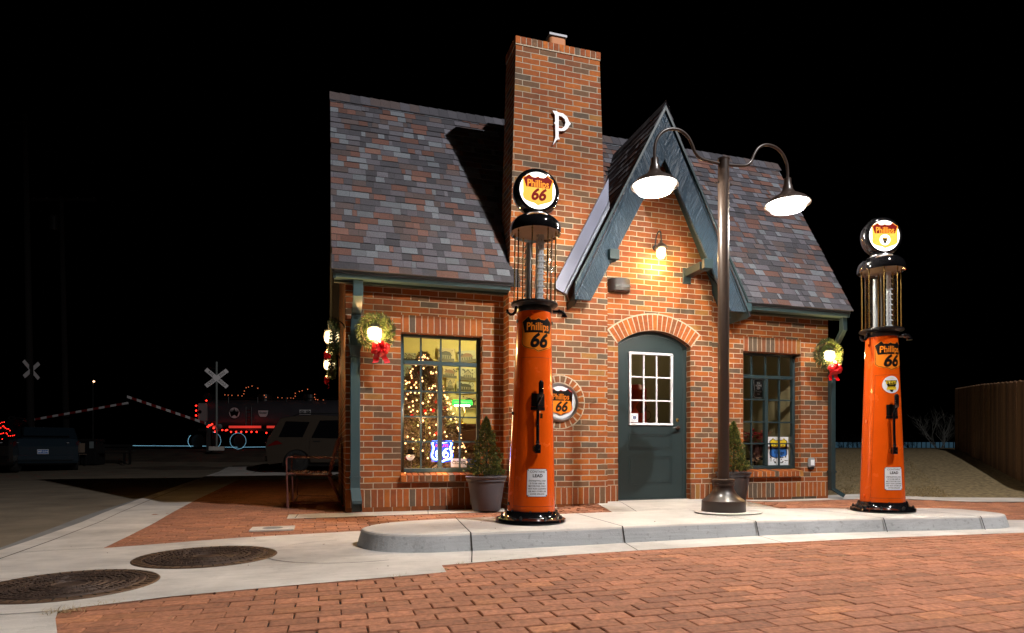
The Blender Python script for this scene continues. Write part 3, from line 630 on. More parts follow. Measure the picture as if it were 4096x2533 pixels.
# arch of radial bricks over the door
ar = MB(); mo = MB(); cx = 4.132; hw = .532; rise = .185; rr = (hw*hw+rise*rise)/(2*rise); cz = 2.095+rise-rr; a0 = math.asin(hw/rr)
nb = 19
for i in range(nb):
    a = -a0-.005+(2*a0+.01)*(i+.5)/nb; mt = Matrix.Translation((cx, 7.216, cz)) @ Matrix.Rotation(a, 4, 'Y')
    wb = rr*2*a0/nb; wt = (rr+.205)*2*a0/nb
    P = [(-wb/2+.005, rr+.003), (wb/2-.005, rr+.003), (wt/2-.008, rr+.203), (-wt/2+.008, rr+.203)]
    t_ = random.uniform(0, .8)
    ar.face([mt @ Vector((x, 0, z)) for x, z in P], None, t_)
    for k in range(4):
        p, q2 = P[k], P[(k+1) % 4]; ar.face([mt @ Vector((p[0], 0, p[1])), mt @ Vector((q2[0], 0, q2[1])), mt @ Vector((q2[0], .02, q2[1])), mt @ Vector((p[0], .02, p[1]))], None, t_)
for i in range(30):
    a, b = -a0-.02+(2*a0+.04)*i/30, -a0-.02+(2*a0+.04)*(i+1)/30
    mo.face([(cx+r*sin(t), 7.2185, cz+r*cos(t)) for r, t in ((rr, a), (rr, b), (rr+.222, b), (rr+.222, a))])
ao = ar.build('door_arch', M['unit'], st); mo.build('arch_mortar', M['mortar'], ao)
# brick sills
for x0, x1 in ((.838, 1.83), (5.522, 6.50)):
    sl = MB(); nn = 14; wd = (x1-x0)/nn
    for i in range(nn):
        x = x0+wd*i; sl.prism([(YW-.055, .345), (YW-.055, .425), (YW+.14, .452), (YW+.14, .345)], x+.005, x+wd-.005, plane='xz') if 0 else None
        t_ = random.random(); a, b = x+.005, x+wd-.005
        P = [(YW-.055, .345), (YW-.055, .422), (YW+.13, .450), (YW+.13, .345)]
        A = [(a, p[0], p[1]) for p in P]; B = [(b, p[0], p[1]) for p in P]
        sl.face(A, None, t_); sl.face(B, None, t_)
        for k in range(4): sl.face([A[k], A[(k+1) % 4], B[(k+1) % 4], B[k]], None, t_)
    so_ = sl.build('window_sill', M['unit'], st, bevel=.002, segs=1)
    MB().box((x0+.004, YW-.050, .349), (x1-.004, YW+.12, .418)).build('sill_mortar', M['mortar'], so_)
# chimney: straight shaft below, tapered above, proud cap course
ch = MB(); CY0, CY1 = 7.03, 7.45
def quad(mb, P, uvf): mb.face(P, [uvf(p) for p in P])
fx = lambda p: (p[0], p[2]); fy = lambda p: (p[1]+.04, p[2])
quad(ch, [(2.085, CY0, -.1), (3.362, CY0, -.1), (3.362, CY0, 2.62), (2.085, CY0, 2.62)], fx)
quad(ch, [(2.085, CY0, 2.62), (3.362, CY0, 2.62), (3.255, CY0, 5.535), (2.172, CY0, 5.535)], fx)
quad(ch, [(2.085, CY1, -.1), (2.085, CY0, -.1), (2.085, CY0, 2.62), (2.085, CY1, 2.62)], fy)
quad(ch, [(2.085, CY1, 2.62), (2.085, CY0, 2.62), (2.172, CY0, 5.535), (2.172, CY1, 5.535)], fy)
quad(ch, [(3.362, CY0, -.1), (3.362, CY1, -.1), (3.362, CY1, 2.62), (3.362, CY0, 2.62)], fy)
quad(ch, [(3.362, CY0, 2.62), (3.362, CY1, 2.62), (3.255, CY1, 5.535), (3.255, CY0, 5.535)], fy)
quad(ch, [(2.085, CY1, 2.62), (3.362, CY1, 2.62), (3.255, CY1, 5.535), (2.172, CY1, 5.535)], fx)
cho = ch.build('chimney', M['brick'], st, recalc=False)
cp = MB()
for i in range(16):
    x = 2.160+1.107*i/16; cp.box((x+.004, CY0-.012, 5.545), (x+.0652, CY0+.08, 5.630), random.random())
for j in range(6):
    y = CY0+.09+.052*j+.01
    for x0, x1 in ((2.160, 2.27), (3.157, 3.267)): cp.box((x0, y, 5.545), (x1, y+.046, 5.63))
capo = cp.build('chimney_cap', M['unit'], cho, bevel=.002, segs=1)
MB().box((2.166, CY0-.008, 5.53), (3.261, CY1-.01, 5.626)).build('cap_mortar', M['mortar'], cho)
fl = MB(); fp = []
for a in range(4):
    for k in range(5):
        t_ = pi/2*a+pi/2*k/4; ox, oy = [(1, 1), (-1, 1), (-1, -1), (1, -1)][a]; fp.append((2.748+ox*.065+.045*cos(t_), 7.25+oy*.065+.045*sin(t_)))
fl.prism(fp, 5.6, 5.79, plane='xy'); flo = fl.build('chimney_flue', M['terra'], cho, smooth=True)
MB().box((2.635, 7.135, 5.812), (2.865, 7.365, 5.838)).box((2.66, 7.16, 5.785), (2.67, 7.17, 5.813)).box((2.83, 7.16, 5.785), (2.84, 7.17, 5.813)).build('flue_cap', mat('dull_cap_metal', (.16, .165, .18), .5, .3), cho)
# letter P on the chimney: old-style letter with a sword-like foot
pm = MB(); PX, PZ = 2.70, 4.615
stem = [(-.078, .150), (-.02, .150), (-.008, .142), (.06, .138), (.11, .110), (.138, .065), (.158, .05), (.138, .03), (.115, -.005), (.075, -.030), (.02, -.038), (.0, -.038), (.0, -.105), (.018, -.12), (-.02, -.128), (-.075, -.19), (-.045, -.12), (-.04, -.10), (-.043, .02), (-.058, .03), (-.044, .045), (-.046, .115), (-.062, .128)]
hole = [(.0, .112), (.045, .108), (.08, .085), (.09, .05), (.075, .012), (.04, -.012), (.0, -.014)]
vs = [[Vector((x, z, 0)) for x, z in stem], [Vector((x, z, 0)) for x, z in hole[::-1]]]
al = [p for l in vs for p in l]
for tri in tessellate_polygon(vs):
    for y in (CY0-.035, CY0-.018): pm.face([(PX+al[i].x, y, PZ+al[i].y*1.22) for i in tri])
for l in (stem, hole):
    for i in range(len(l)):
        a, b = l[i-1], l[i]; pm.face([(PX+a[0], CY0-.035, PZ+a[1]*1.22), (PX+b[0], CY0-.035, PZ+b[1]*1.22), (PX+b[0], CY0-.018, PZ+b[1]*1.22), (PX+a[0], CY0-.018, PZ+a[1]*1.22)])
for dz in (.1, -.05): pm.box((PX-.03, CY0-.02, PZ+dz-.008), (PX-.014, CY0+.002, PZ+dz+.008))
po = pm.build('chimney_letter', M['white'], st)

# ---- roofs
zr = lambda y: 2.72+1.75*(y-6.93)                # main front slope
zgab = lambda x: 5.0-2.07*abs(x-4.03)            # porch gable
rf = MB()
rf.face([(x, y, zr(y)-.03) for x, y in ((.076, 6.93), (2.2, 6.93), (2.2, 7.40), (3.32, 7.40), (4.03, 8.23), (5.13, 6.93), (7.044, 6.93), (7.044, 8.45), (.076, 8.45))])
rf.face([(x, y, zr(y)-.10) for x, y in ((.076, 6.93), (2.2, 6.93), (2.2, 7.40), (3.32, 7.40), (4.03, 8.23), (5.13, 6.93), (7.044, 6.93), (7.044, 8.45), (.076, 8.45))])
rf.face([(.076, 8.45, 5.35), (7.044, 8.45, 5.35), (7.044, 11.2, 2.55), (.076, 11.2, 2.55)])
rfo = rf.build('roof', M['deck'], st, recalc=False)
# rake boards and barge trim on the main roof ends
for x0, x1 in ((.085, .112), (7.008, 7.035)):
    P = [(6.95, zr(6.95)-.035), (8.45, 5.34), (11.15, 2.58), (11.15, 2.44), (8.45, 5.17), (6.95, 2.57)]
    rk = MB(); A = [(x0, *p) for p in P]; B = [(x1, *p) for p in P]; rk.face(A); rk.face(B)
    for k in range(6): rk.face([A[k], A[(k+1) % 6], B[(k+1) % 6], B[k]])
    rk.build('rake_board', M['teal_dark'], rfo)
def shingles(name, origin, ux, uv_, un, L, Hh, keep, parent, exp=.106, seed=1):
    """laminated tabs: origin, along-eave, up-slope and normal unit vectors"""
    rnd = random.Random(seed); mb = MB(); o_ = Vector(origin); ux, uv_, un = Vector(ux), Vector(uv_), Vector(un)
    nrow = int(Hh/exp)+1
    for r in range(nrow):
        v0 = r*exp; v1 = min(v0+exp+.02, Hh+.01); u = -rnd.uniform(0, .25)
        while u < L:
            wd = rnd.choice((.05, .08, .10, .12, .15, .17, .20, .24))*rnd.uniform(.9, 1.1); a, b = max(u, 0), min(u+wd, L); u += wd
            if b-a < .01: continue
            c = o_+ux*((a+b)/2)+uv_*(v0+exp/2)
            if not keep(c): continue
            th = rnd.choice((.006, .006, .012)); t_ = rnd.random()
            lo = .004+th; e = .0015
            P = [o_+ux*(a+e)+uv_*(v0+rnd.uniform(-.003, .003))+un*lo, o_+ux*(b-e)+uv_*(v0+rnd.uniform(-.003, .003))+un*lo, o_+ux*(b-e)+uv_*v1+un*.002, o_+ux*(a+e)+uv_*v1+un*.002]
            mb.face(P, None, t_)
            Q = [P[0], P[1], P[1]-un*(th+.004), P[0]-un*(th+.004)]; mb.face(Q, None, .1)
            mb.face([P[0], P[3], P[3]-un*.002, P[0]-un*lo], None, .1); mb.face([P[1], P[2], P[2]-un*.002, P[1]-un*lo], None, .1)
    return mb.build(name, M['shingle'], parent, recalc=False)
k_ = math.hypot(1, 1.75); un = (0, -1.75/k_, 1/k_); uv_ = (0, 1/k_, 1.75/k_)
keep = lambda c: not (2.12 < c.x < 3.33 and c.y < 7.42) and (zr(c.y) > zgab(c.x)-.03 if c.x > 2.6 else True)
shingles('roof_shingles', (.066, 6.90, zr(6.90)-.015), (1, 0, 0), uv_, un, 6.988, 3.11, keep, rfo, seed=4)
# ridge caps
rc = MB(); x = .06
while x < 7.0:
    t_ = random.choice((.1, .15, .22, .3, .45)); x1 = min(x+.16, 7.06)
    for sgn in (1, -1):
        P = [(x, 8.45, 5.412), (x1+.03, 8.45, 5.40), (x1+.03, 8.45-sgn*.085, 5.40-.135), (x, 8.45-sgn*.09, 5.412-.145)]
        rc.face(P, None, t_); rc.face([P[0], P[3], (P[3][0], P[3][1], P[3][2]-.012), (x, 8.45, 5.398)], None, .1)
        rc.face([P[2], P[3], (P[3][0], P[3][1], P[3][2]-.012), (P[2][0], P[2][1], P[2][2]-.012)], None, .1)
    x += .13
rc.build('ridge_cap', M['shingle'], rfo, recalc=False)
# porch gable roof
gr = MB(); apex = (4.03, 5.0)
for sx in (-1, 1):
    e = 1.21; X1 = 4.03+sx*e; z1 = zgab(X1)
    for dz in (-.012, -.075):
        P = [(4.03, 6.79, 5.0+dz), (X1, 6.79, z1+dz), (X1, 7.27, z1+dz), (4.03+sx*1.10, 7.27, 2.72+dz), (4.03, 8.25, 5.0+dz)]
        gr.face(P)
    gr.face([(X1, 6.79, z1-.012), (X1, 7.27, z1-.012), (X1, 7.27, z1-.075), (X1, 6.79, z1-.075)])
gro = gr.build('porch_roof', M['teal_dark'], st, recalc=False)
kg = math.hypot(1, 2.07); Hg = 1.235*kg
for sx in (-1, 1):
    ux = (0, 1, 0); up = (-sx/kg, 0, 2.07/kg); nn_ = (sx*2.07/kg, 0, 1/kg); X1 = 4.03+sx*1.235
    kp = (lambda c: zgab(c.x) > zr(c.y)-.05 and (c.y < 7.02 or c.x > 3.36)) if sx < 0 else (lambda c: zgab(c.x) > zr(c.y)-.05 or c.y < 7.25)
    shingles('porch_shingles', (X1, 6.775, zgab(X1)-.004), ux, up, nn_, 1.5, Hg+.01, kp, gro, exp=.125, seed=9+sx)
gc = MB()
for i in range(11):
    y = 6.765+.135*i; t_ = random.random()
    for sx in (-1, 1): gc.face([(4.03, y, 5.035), (4.03, y+.16, 5.028), (4.03+sx*.055, y+.16, 4.91), (4.03+sx*.06, y, 4.905)], None, t_)
gc.build('porch_ridge_cap', M['shingle'], gro, recalc=False)
# barge boards and their crown strip
for sx, bl in ((-1, (3.036, 2.832, 2.66)), (1, (4.986, 5.222, 2.64))):
    b = MB(); b.prism([(4.03, 4.955), (bl[1], bl[2]), (bl[1], 2.50), (bl[0], 2.50), (4.03, 4.32)], 6.80, 6.84)
    b.build('barge_board', board_mat('rough_sawn_teal_board', -26*sx), gro, bevel=.004, segs=1)
    b = MB(); dx = sx*.0
    b.prism([(4.03, 4.985), (bl[1]+sx*.008, bl[2]+.035), (bl[1]+sx*.008, bl[2]-.02), (4.03, 4.915)], 6.775, 6.798)
    b.build('barge_trim', M['teal'], gro, bevel=.003, segs=1)
# outlooker beams with flat end blocks
for x0, x1 in ((3.26, 3.375), (4.556, 4.674)):
    b = MB(); b.box((x0, 6.845, 3.01), (x1, 7.21, 3.11)); b.box((x0-.006, 6.735, 3.0), (x1+.006, 6.79 if 0 else 6.797, 3.12)); b.box((x0-.02, 7.19, 2.92), (x1-.02, 7.215, 3.13))
    b.box((x0+.01, 6.79, 2.99), (x1-.01, 6.85, 3.0))
    b.build('roof_bracket', M['teal'], gro, bevel=.004, segs=1)
# flashing where the porch roof meets the chimney
f_ = MB(); f_.prism([(3.362, 4.08), (2.655, 2.72), (2.665, 2.665), (2.765, 2.62), (3.362, 3.79)], 7.0, 7.026); flo2 = f_.build('flashing', M['flash'], gro)
f_ = MB(); f_.prism([(3.362, 3.785), (2.77, 2.618), (2.80, 2.59), (3.362, 3.70)], 6.975, 7.024); f_.build('flashing_strip', M['edge'], gro)
f_ = MB(); f_.prism([(3.362, 3.69), (2.80, 2.585), (2.86, 2.50), (3.362, 3.55)], 6.985, 7.024); f_.build('flashing_foot', M['shingle'], gro)
# soffit, fascia, gutters
def gutter(x0, x1, corner=None):
    g = MB(); P = [(6.945, 2.700), (6.928, 2.700), (6.925, 2.682), (6.932, 2.672), (6.938, 2.655), (6.948, 2.63), (6.953, 2.604), (6.950, 2.600), (6.954, 2.585), (7.07, 2.585), (7.07, 2.70), (7.06, 2.70), (7.06, 2.60), (6.965, 2.60), (6.95, 2.66)]
    A = [(x0, *p) for p in P]; B = [(x1, *p) for p in P]
    for k in range(len(P)): g.face([A[k], A[(k+1) % len(P)], B[(k+1) % len(P)], B[k]])
    Q = [(6.933, 2.70), (6.930, 2.675), (6.965, 2.615), (6.975, 2.585), (7.07, 2.585), (7.07, 2.70)]
    for x in (x0, x1): g.face([(x, *p) for p in Q])
    go = g.build('gutter', M['gutter'], rfo, recalc=True)
    MB().box((x0, 7.072, 2.56), (x1, 7.095, 2.74)).build('fascia', M['teal_dark'], rfo)
    MB().box((x0, 7.097, 2.60), (x1, YW-.001, 2.612)).build('soffit', M['teal_dark'], rfo)
    return go
gutter(.10, 2.08); gutter(5.27, 7.045)
MB().box((5.235, 6.90, 2.545), (5.385, 7.08, 2.70)).build('gutter_end_box', M['gutter'], rfo, bevel=.006)
MB().box((5.2, 7.1, 2.49), (5.24, 7.25, 2.56)).build('gutter_outlet', M['gutter'], rfo)

# ---- downspouts
def downspout(x0, x1, yt, zlow, kick, label):
    d = MB(); y0, y1 = 7.185, 7.255; hw = (x1-x0)/2; c = (x0+x1)/2
    d.box((c-hw+kick[0], 7.0, 2.40), (c+hw+kick[0], 7.07, 2.60))
    for (a, b) in (((c+kick[0], 7.035, 2.41), (c+kick[1], 7.15 if 1 else 0, 2.24)), ((c+kick[1], 7.19, 2.26), (c, 7.22, 2.06))):
        pa, pb = Vector(a), Vector(b)
        A = [pa+Vector((sx*hw, sy*.035, 0)) for sx, sy in ((-1, -1), (1, -1), (1, 1), (-1, 1))]; B = [pb+Vector((sx*hw, sy*.035, 0)) for sx, sy in ((-1, -1), (1, -1), (1, 1), (-1, 1))]
        for k in range(4): d.face([A[k], A[(k+1) % 4], B[(k+1) % 4], B[k]])
        d.face(A); d.face(B)
    d.box((x0, y0, zlow), (x1, y1, 2.08))
    return d
dl = downspout(.275, .382, 0, .28, (.022, .012), ''); dlo = dl.build('downspout', M['gutter'], st, bevel=.004, segs=1)
q = MB()   # conductor head: flared box with mouldings
q.box((.252, 7.155, 1.99), (.40, 7.262, 2.005)).box((.262, 7.165, 1.90), (.39, 7.262, 1.99)).box((.250, 7.155, 1.885), (.402, 7.262, 1.90))
A = [(.256, 7.16), (.396, 7.16), (.396, 7.262), (.256, 7.262)]; B = [(.278, 7.175), (.374, 7.175), (.374, 7.262), (.278, 7.262)]
for k in range(4): q.face([(*A[k], 1.885), (*A[(k+1) % 4], 1.885), (*B[(k+1) % 4], 1.78), (*B[k], 1.78)])
q.box((.268, 7.17, 1.765), (.384, 7.262, 1.78)); q.build('conductor_head', M['gutter'], dlo)
q = MB().box((.268, 7.18, .395), (.39, 7.258, .42)).box((.30, 7.176, .40), (.306, 7.182, .415)).box((.345, 7.176, .40), (.351, 7.182, .415)); q.build('strap', M['steel'] if 0 else M['gutter'], dlo)
q = MB(); A = [(.276, 7.186), (.381, 7.186), (.381, 7.254), (.276, 7.254)]; B = [(.29, 7.10), (.398, 7.10), (.398, 7.18), (.29, 7.18)]
for k in range(4): q.face([(*A[k], .29), (*A[(k+1) % 4], .29), (*B[(k+1) % 4], .15), (*B[k], .15)])
for k in (1, 3, 2): q.face([(*B[k], .15), (*B[(k+1) % 4], .15), (*B[(k+1) % 4], .02), (*B[k], .02)])
q.face([(.29, 7.10, .15), (.398, 7.10, .15), (.398, 7.10, .115), (.29, 7.10, .115)]); q.build('spout_shoe', M['gutter'], dlo, recalc=False)
dr = downspout(6.955, 7.03, 0, .14, (.02, .02), ''); dro = dr.build('downspout', M['teal'], st, bevel=.004, segs=1)
q = MB().box((6.945, 7.178, .395), (7.04, 7.262, .42)).build('strap', M['teal'], dro)
q = MB(); A = [(6.955, 7.185), (7.03, 7.185), (7.03, 7.255), (6.955, 7.255)]; B = [(7.08, 7.10), (7.16, 7.14), (7.19, 7.20), (7.10, 7.17)]
for k in range(4): q.face([(*A[k], .17), (*A[(k+1) % 4], .17), (B[(k+1) % 4][0], B[(k+1) % 4][1], .04+.04*(k in (1, 2, 0))), (B[k][0], B[k][1], .04+.04*(k in (1, 2, 3)))])
q.build('spout_shoe', M['teal'], dro, recalc=False)

# ---- windows
def window(x0, x1, z0, z1, y, cols, rows, tz, cmx, m, name='window'):
    fr = MB(); w_ = .045
    for a, b in (((x0, y, z0), (x0+w_, y+.05, z1)), ((x1-w_, y, z0), (x1, y+.05, z1)), ((x0+w_, y, z0), (x1-w_, y+.05, z0+.045)), ((x0+w_, y, z1-.03), (x1-w_, y+.05, z1)),
                 ((x0+w_, y-.012, tz-.024), (x1-w_, y+.05, tz+.024)), ((cmx-.026, y-.008, z0+.045), (cmx+.026, y+.05, tz-.024))): fr.box(a, b)
    o = fr.build(name, m, st, bevel=.004, segs=1)
    mu = MB()
    for c in cols:
        mu.box((c-.010, y+.004, tz+.024), (c+.010, y+.03, z1-.03))
        if abs(c-cmx) > .05: mu.box((c-.010, y+.004, z0+.045), (c+.010, y+.03, tz-.024))
    for r in rows:
        mu.box((x0+w_, y+.002, r-.009), (cmx-.026, y+.028, r+.009)); mu.box((cmx+.026, y+.002, r-.009), (x1-w_, y+.028, r+.009))
    mu.build('muntins', m, o)
    MB().face([(x0+w_, y+.034, z0+.04), (x1-w_, y+.034, z0+.04), (x1-w_, y+.034, z1-.02), (x0+w_, y+.034, z1-.02)]).build('pane', M['glass'], o, recalc=False)
    return o
window(.847, 1.822, .455, 2.084, 7.37, (1.095, 1.335, 1.568), (1.414, 1.113, .815), 1.752, 1.322, M['gutter'])
window(5.532, 6.493, .455, 2.084, 7.38, (5.757, 5.992, 6.226), (1.431, 1.115, .810), 1.752, 5.998, M['teal'])

# ---- door
do = MB(); n = 24; xs = [3.612+1.03*i/n for i in range(n+1)]
poly = [(3.612, .075), (4.598, .075)]+[(min(x, 4.598), arcz(x, 3.60, 4.664)-.05-(.0 if x < 4.5 else .0)) for x in xs[::-1] if x <= 4.6]
WX0, WX1, WZ0, WZ1 = 3.802, 4.450, 1.043, 2.004
# leaf around the glazed opening
cols = [3.612, WX0, WX1, 4.598]
L1 = [(3.612, .075), (WX0, .075), (WX0, arcz(WX0)-.05)]+[(x, arcz(x)-.05) for x in (3.75, 3.70, 3.65, 3.612)]
do.prism(L1, 7.32, 7.365); do.prism([(WX1, .075), (4.598, .075), (4.598, arcz(4.598)-.05), (4.55, arcz(4.55)-.05), (4.5, arcz(4.5)-.05), (WX1, arcz(WX1)-.05)], 7.32, 7.365)
do.prism([(WX0, .075), (WX1, .075), (WX1, WZ0), (WX0, WZ0)], 7.32, 7.365)
do.prism([(WX0, WZ1), (WX1, WZ1)]+[(WX1-(WX1-WX0)*i/12, arcz(WX1-(WX1-WX0)*i/12)-.05) for i in range(13)], 7.32, 7.365)
doo = do.build('door', M['door'], st)
pn = MB()
for (z0, z1) in ((.726, .929), (.262, .638)):
    x0, x1 = 3.80, 4.447
    for k, (d0, d1) in enumerate(((0, .008), (.028, .034))):
        a, b, c, d = x0+d0, x1-d0, z0+d0, z1-d0
        for q in (((a, c), (b, c+.006)), ((a, d-.006), (b, d)), ((a, c+.006), (a+.006, d-.006)), ((b-.006, c+.006), (b, d-.006))): pn.box((q[0][0], 7.315, q[0][1]), (q[1][0], 7.3195, q[1][1]))
pn.build('panel_moulding', M['door'], doo)
g = MB(); w_ = .032
for q in (((WX0, WZ0), (WX1, WZ0+w_)), ((WX0, WZ1-w_), (WX1, WZ1)), ((WX0, WZ0+w_), (WX0+w_, WZ1-w_)), ((WX1-w_, WZ0+w_), (WX1, WZ1-w_))): g.box((q[0][0], 7.298, q[0][1]), (q[1][0], 7.33, q[1][1]))
gf = g.build('glazing_frame', M['white'], doo, bevel=.006)
g = MB()
for x in (4.02, 4.209): g.box((x-.009, 7.308, WZ0+w_), (x+.009, 7.325, WZ1-w_))
for z in (1.371, 1.678):
    for a, b in ((WX0+w_, 4.011), (4.029, 4.2), (4.218, WX1-w_)): g.box((a, 7.308, z-.009), (b, 7.325, z+.009))
g.build('glazing_bars', M['white'], doo)
MB().face([(WX0+.02, 7.33, WZ0+.02), (WX1-.02, 7.33, WZ0+.02), (WX1-.02, 7.33, WZ1-.02), (WX0+.02, 7.33, WZ1-.02)]).build('pane', M['glass'], doo, recalc=False)
s_ = MB().box((3.842, 7.327, 1.085), (3.945, 7.329, 1.20)).build('window_sticker', M['signwhite'], doo)
M['navy'] = mat('navy_ink', (.03, .05, .18), .4)
flat('sticker_shield', [(x+3.893, z+1.143) for x, z in shield(.045, .045)], M['navy'], s_, lambda x, z: (x, 7.3265, z))
text('66', .022, M['signwhite'], 'lettering', s_, f=lambda x, z: (x+3.893, 7.326, z+1.138))
text('OKLAHOMA', .015, M['navy'], 'lettering', s_, f=lambda x, z: (x+3.893, 7.3265, z+1.178-(x*x)*9), spacing=1.1)
text('ASSOCIATION', .013, M['navy'], 'lettering', s_, f=lambda x, z: (x+3.893, 7.3265, z+1.105+(x*x)*9))
fr = MB()   # frame and head
fr.box((4.600, 7.318, .06), (4.664, 7.37, arcz(4.65)-.04)); fr.box((3.600, 7.325, .06), (3.611, 7.37, arcz(3.61)-.03)); fr.box((3.60, 7.30, .035), (4.664, 7.37, .072))
for i in range(24):
    a, b = 3.60+1.064*i/24, 3.60+1.064*(i+1)/24
    fr.prism([(a, arcz(a)-.048), (b, arcz(b)-.048), (b, arcz(b)+.002), (a, arcz(a)+.002)], 7.312, 7.37)
fr.build('door_frame', M['teal_dark'], st)
MB().box((3.602, 7.235, .03), (4.70, 7.30, .060)).build('threshold', M['blackmat'], st)
for z in (1.80, 1.02, .12):
    MB().lathe([(.008, 0), (.011, .005), (.011, .09), (.008, .095)], 12, (3.608, 7.312, z)).build('hinge', M['blackmat'], doo)
h = MB(); h.lathe([(.001, -.032), (.026, -.03), (.03, -.012), (.03, 0)], 24, (4.529, 7.32, 1.015), 'y'); h.tube([(4.529, 7.30, 1.015), (4.529, 7.268, 1.015), (4.50, 7.262, 1.017), (4.44, 7.262, 1.014), (4.425, 7.268, 1.012)], [.010, .010, .010, .008, .006])
h.build('door_handle', M['bronze'], doo, smooth=True)
h = MB(); h.lathe([(.001, -.016), (.012, -.016), (.022, -.008), (.024, 0)], 24, (4.525, 7.32, 1.119), 'y'); h.build('deadbolt', M['brass'], doo, smooth=True)

# ---- rooms behind the glass
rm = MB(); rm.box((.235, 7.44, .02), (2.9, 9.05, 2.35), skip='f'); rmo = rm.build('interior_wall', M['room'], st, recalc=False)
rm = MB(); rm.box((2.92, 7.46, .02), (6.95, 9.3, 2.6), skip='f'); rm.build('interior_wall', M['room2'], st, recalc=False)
rm = MB(); rm.box((.235, 9.0, 2.03), (2.88, 9.04, 2.05)); rm.box((.235, 8.99, 1.93), (2.88, 9.045, 1.97)); rm.box((.235, 8.97, .62), (2.88, 9.045, .66)); rm.build('picture_rail', M['room'], st)

# ---------------------------------------------------------------- gas pumps
M['globeface'] = mat('lit_globe_face', (.9, .9, .9), .3, emis=(1, .98, .95), estr=2.2)
M['globeyel'] = mat('lit_yellow_glass', (.9, .6, .1), .3, emis=(1, .50, .07), estr=.72)
M['globered'] = mat('dark_red_glass', (.20, .01, .01), .3, emis=(.25, .006, .004), estr=.45)
M['globeor'] = mat('orange_glass', (.9, .4, .05), .3, emis=(1, .30, .02), estr=.9)
def pump(label, loc, rz, lean, ethyl, sc=1):
    t = thing('gas_pump', label, 'gas pump', loc, 0, 'old visible-register gas pumps on the island')
    t.rotation_euler = (0, lean, rz); t.scale = (sc, sc, sc)
    # base flange with bolts
    MB().lathe([(.001, 0), (.285, 0), (.302, .015), (.298, .038), (.262, .052), (.235, .075), (.226, .105), (.212, .108)], 56).build('base_flange', M['black'], t, smooth=True)
    for i in range(8):
        bo = MB(); a = 2*pi*i/8+.2; bo.lathe([(.014, .035), (.014, .062), (.007, .064), (.007, .072), (.001, .072)], 6, (.268*cos(a), .268*sin(a), 0)); bo.build('flange_bolt', M['blackmat'], t)
    for i in range(8):
        bo = MB(); a = 2*pi*i/8+.5; bo.lathe([(.010, .0), (.010, .012), (.001, .012)], 6, (.22*cos(a), .22*sin(a), .10)); bo.build('collar_bolt', M['blackmat'], t)
    rb = lambda z: .207+(.146-.207)*(z-.10)/1.72
    MB().lathe([(rb(.10), .10), (rb(.4), .4), (rb(.8), .8), (rb(1.2), 1.2), (rb(1.82), 1.82)], 72, cap=False).build('body', M['orange'], t, smooth=True)
    for z, a in ((.16, R(188)), (.93, R(190)), (1.72, R(190)), (1.72, R(-8))):
        r = rb(z); bs = MB(); bs.lathe([(.009, 0), (.009, .025), (.005, .03)], 8, (r*cos(a)+.008*cos(a), r*sin(a), z-.012))
        bs.build('body_stud', M['orange'] if ethyl else M['bronze'], t)
    wrap = lambda k: (lambda x, z: ((rb(z)+k)*sin(x/rb(1.6)), -(rb(z)+k)*cos(x/rb(1.6)), z))
    wl = lambda k, zc: (lambda x, z: ((rb(z)+k)*sin(x/rb(zc)), -(rb(z)+k)*cos(x/rb(zc)), z))
    zc = 1.597; w_, h_ = .305, .305
    sl_ = flat('door_seam', [(-.168, .15), (-.166, .15), (-.140, 1.40), (-.142, 1.40)], M['orangeseam'], t, wrap(.0006)); flat('door_seam', [(.200, .15), (.202, .15), (.176, 1.40), (.174, 1.40)], M['orangeseam'], t, wrap(.0006))
    flat('door_seam', [(-.168, .148), (.202, .148), (.202, .151), (-.168, .151)], M['orangeseam'], t, wrap(.0006)); flat('door_seam', [(-.142, 1.398), (.176, 1.398), (.176, 1.401), (-.142, 1.401)], M['orangeseam'], t, wrap(.0006))
    up = lambda P, dz=zc: [(x, z+dz) for x, z in P]
    s0 = flat('shield_outline', up(shield(w_, h_)), M['orangelight'], t, wrap(.0010))
    flat('outline', up(shield(w_, h_, .965)), M['ink'], s0, wrap(.0014)); flat('field', up(shield(w_, h_, .935)), M['orangelight'], s0, wrap(.0018))
    flat('black_band', up(shield_band(w_, h_, .013, .935)), M['ink'], s0, wrap(.0022))
    text('Phillips', .092, M['orangelight'], 'lettering', s0, offset=.0016, sx=.82, spacing=1.0, wrapx=.012, f=lambda x, z: wrap(.0028)(x, z+zc+.062))
    text('66', .165, M['ink'], 'numerals', s0, wrapx=.012, offset=.006, shear=.28, sx=.92, f=lambda x, z: wrap(.0028)(x, z+zc-.058))
    # lead warning plate
    z0 = .348; pw, ph = .176, .228
    r_ = [(sx*(pw/2)-(sx*.012 if c else 0), sz*ph/2-(0 if c else sz*.012)) for sx, sz, cc in ((1, 1, 0), (-1, 1, 1), (-1, -1, 0), (1, -1, 1)) for c in ((cc), (1-cc))]
    p0 = flat('warning_plate', [(x*1.03, z*1.025+z0) for x, z in r_], M['ink'], t, wl(.0015, z0)); flat('plate_face', [(x, z+z0) for x, z in r_], M['signwhite'], p0, wl(.0022, z0))
    for s_, sz, z, of in (('CONTAINS', .026, .092, 0), ('LEAD', .036, .058, .0011), ('(TETRAETHYL) AND', .0165, .016, .0002), ('IS TO BE USED AS', .0165, -.006, .0002), ('MOTOR FUEL ONLY.', .0165, -.028, .0002), ('NOT FOR CLEANING', .0165, -.050, .0002), ('OR ANY OTHER USE', .0165, -.072, .0002), ('AVOID SPILLING', .0165, -.094, .0002)):
        text(s_, sz, M['ink'], 'lettering', p0, offset=of, f=lambda x, zz, z=z: wl(.0028, z0)(x, zz+z0+z))
    sc_ = MB()
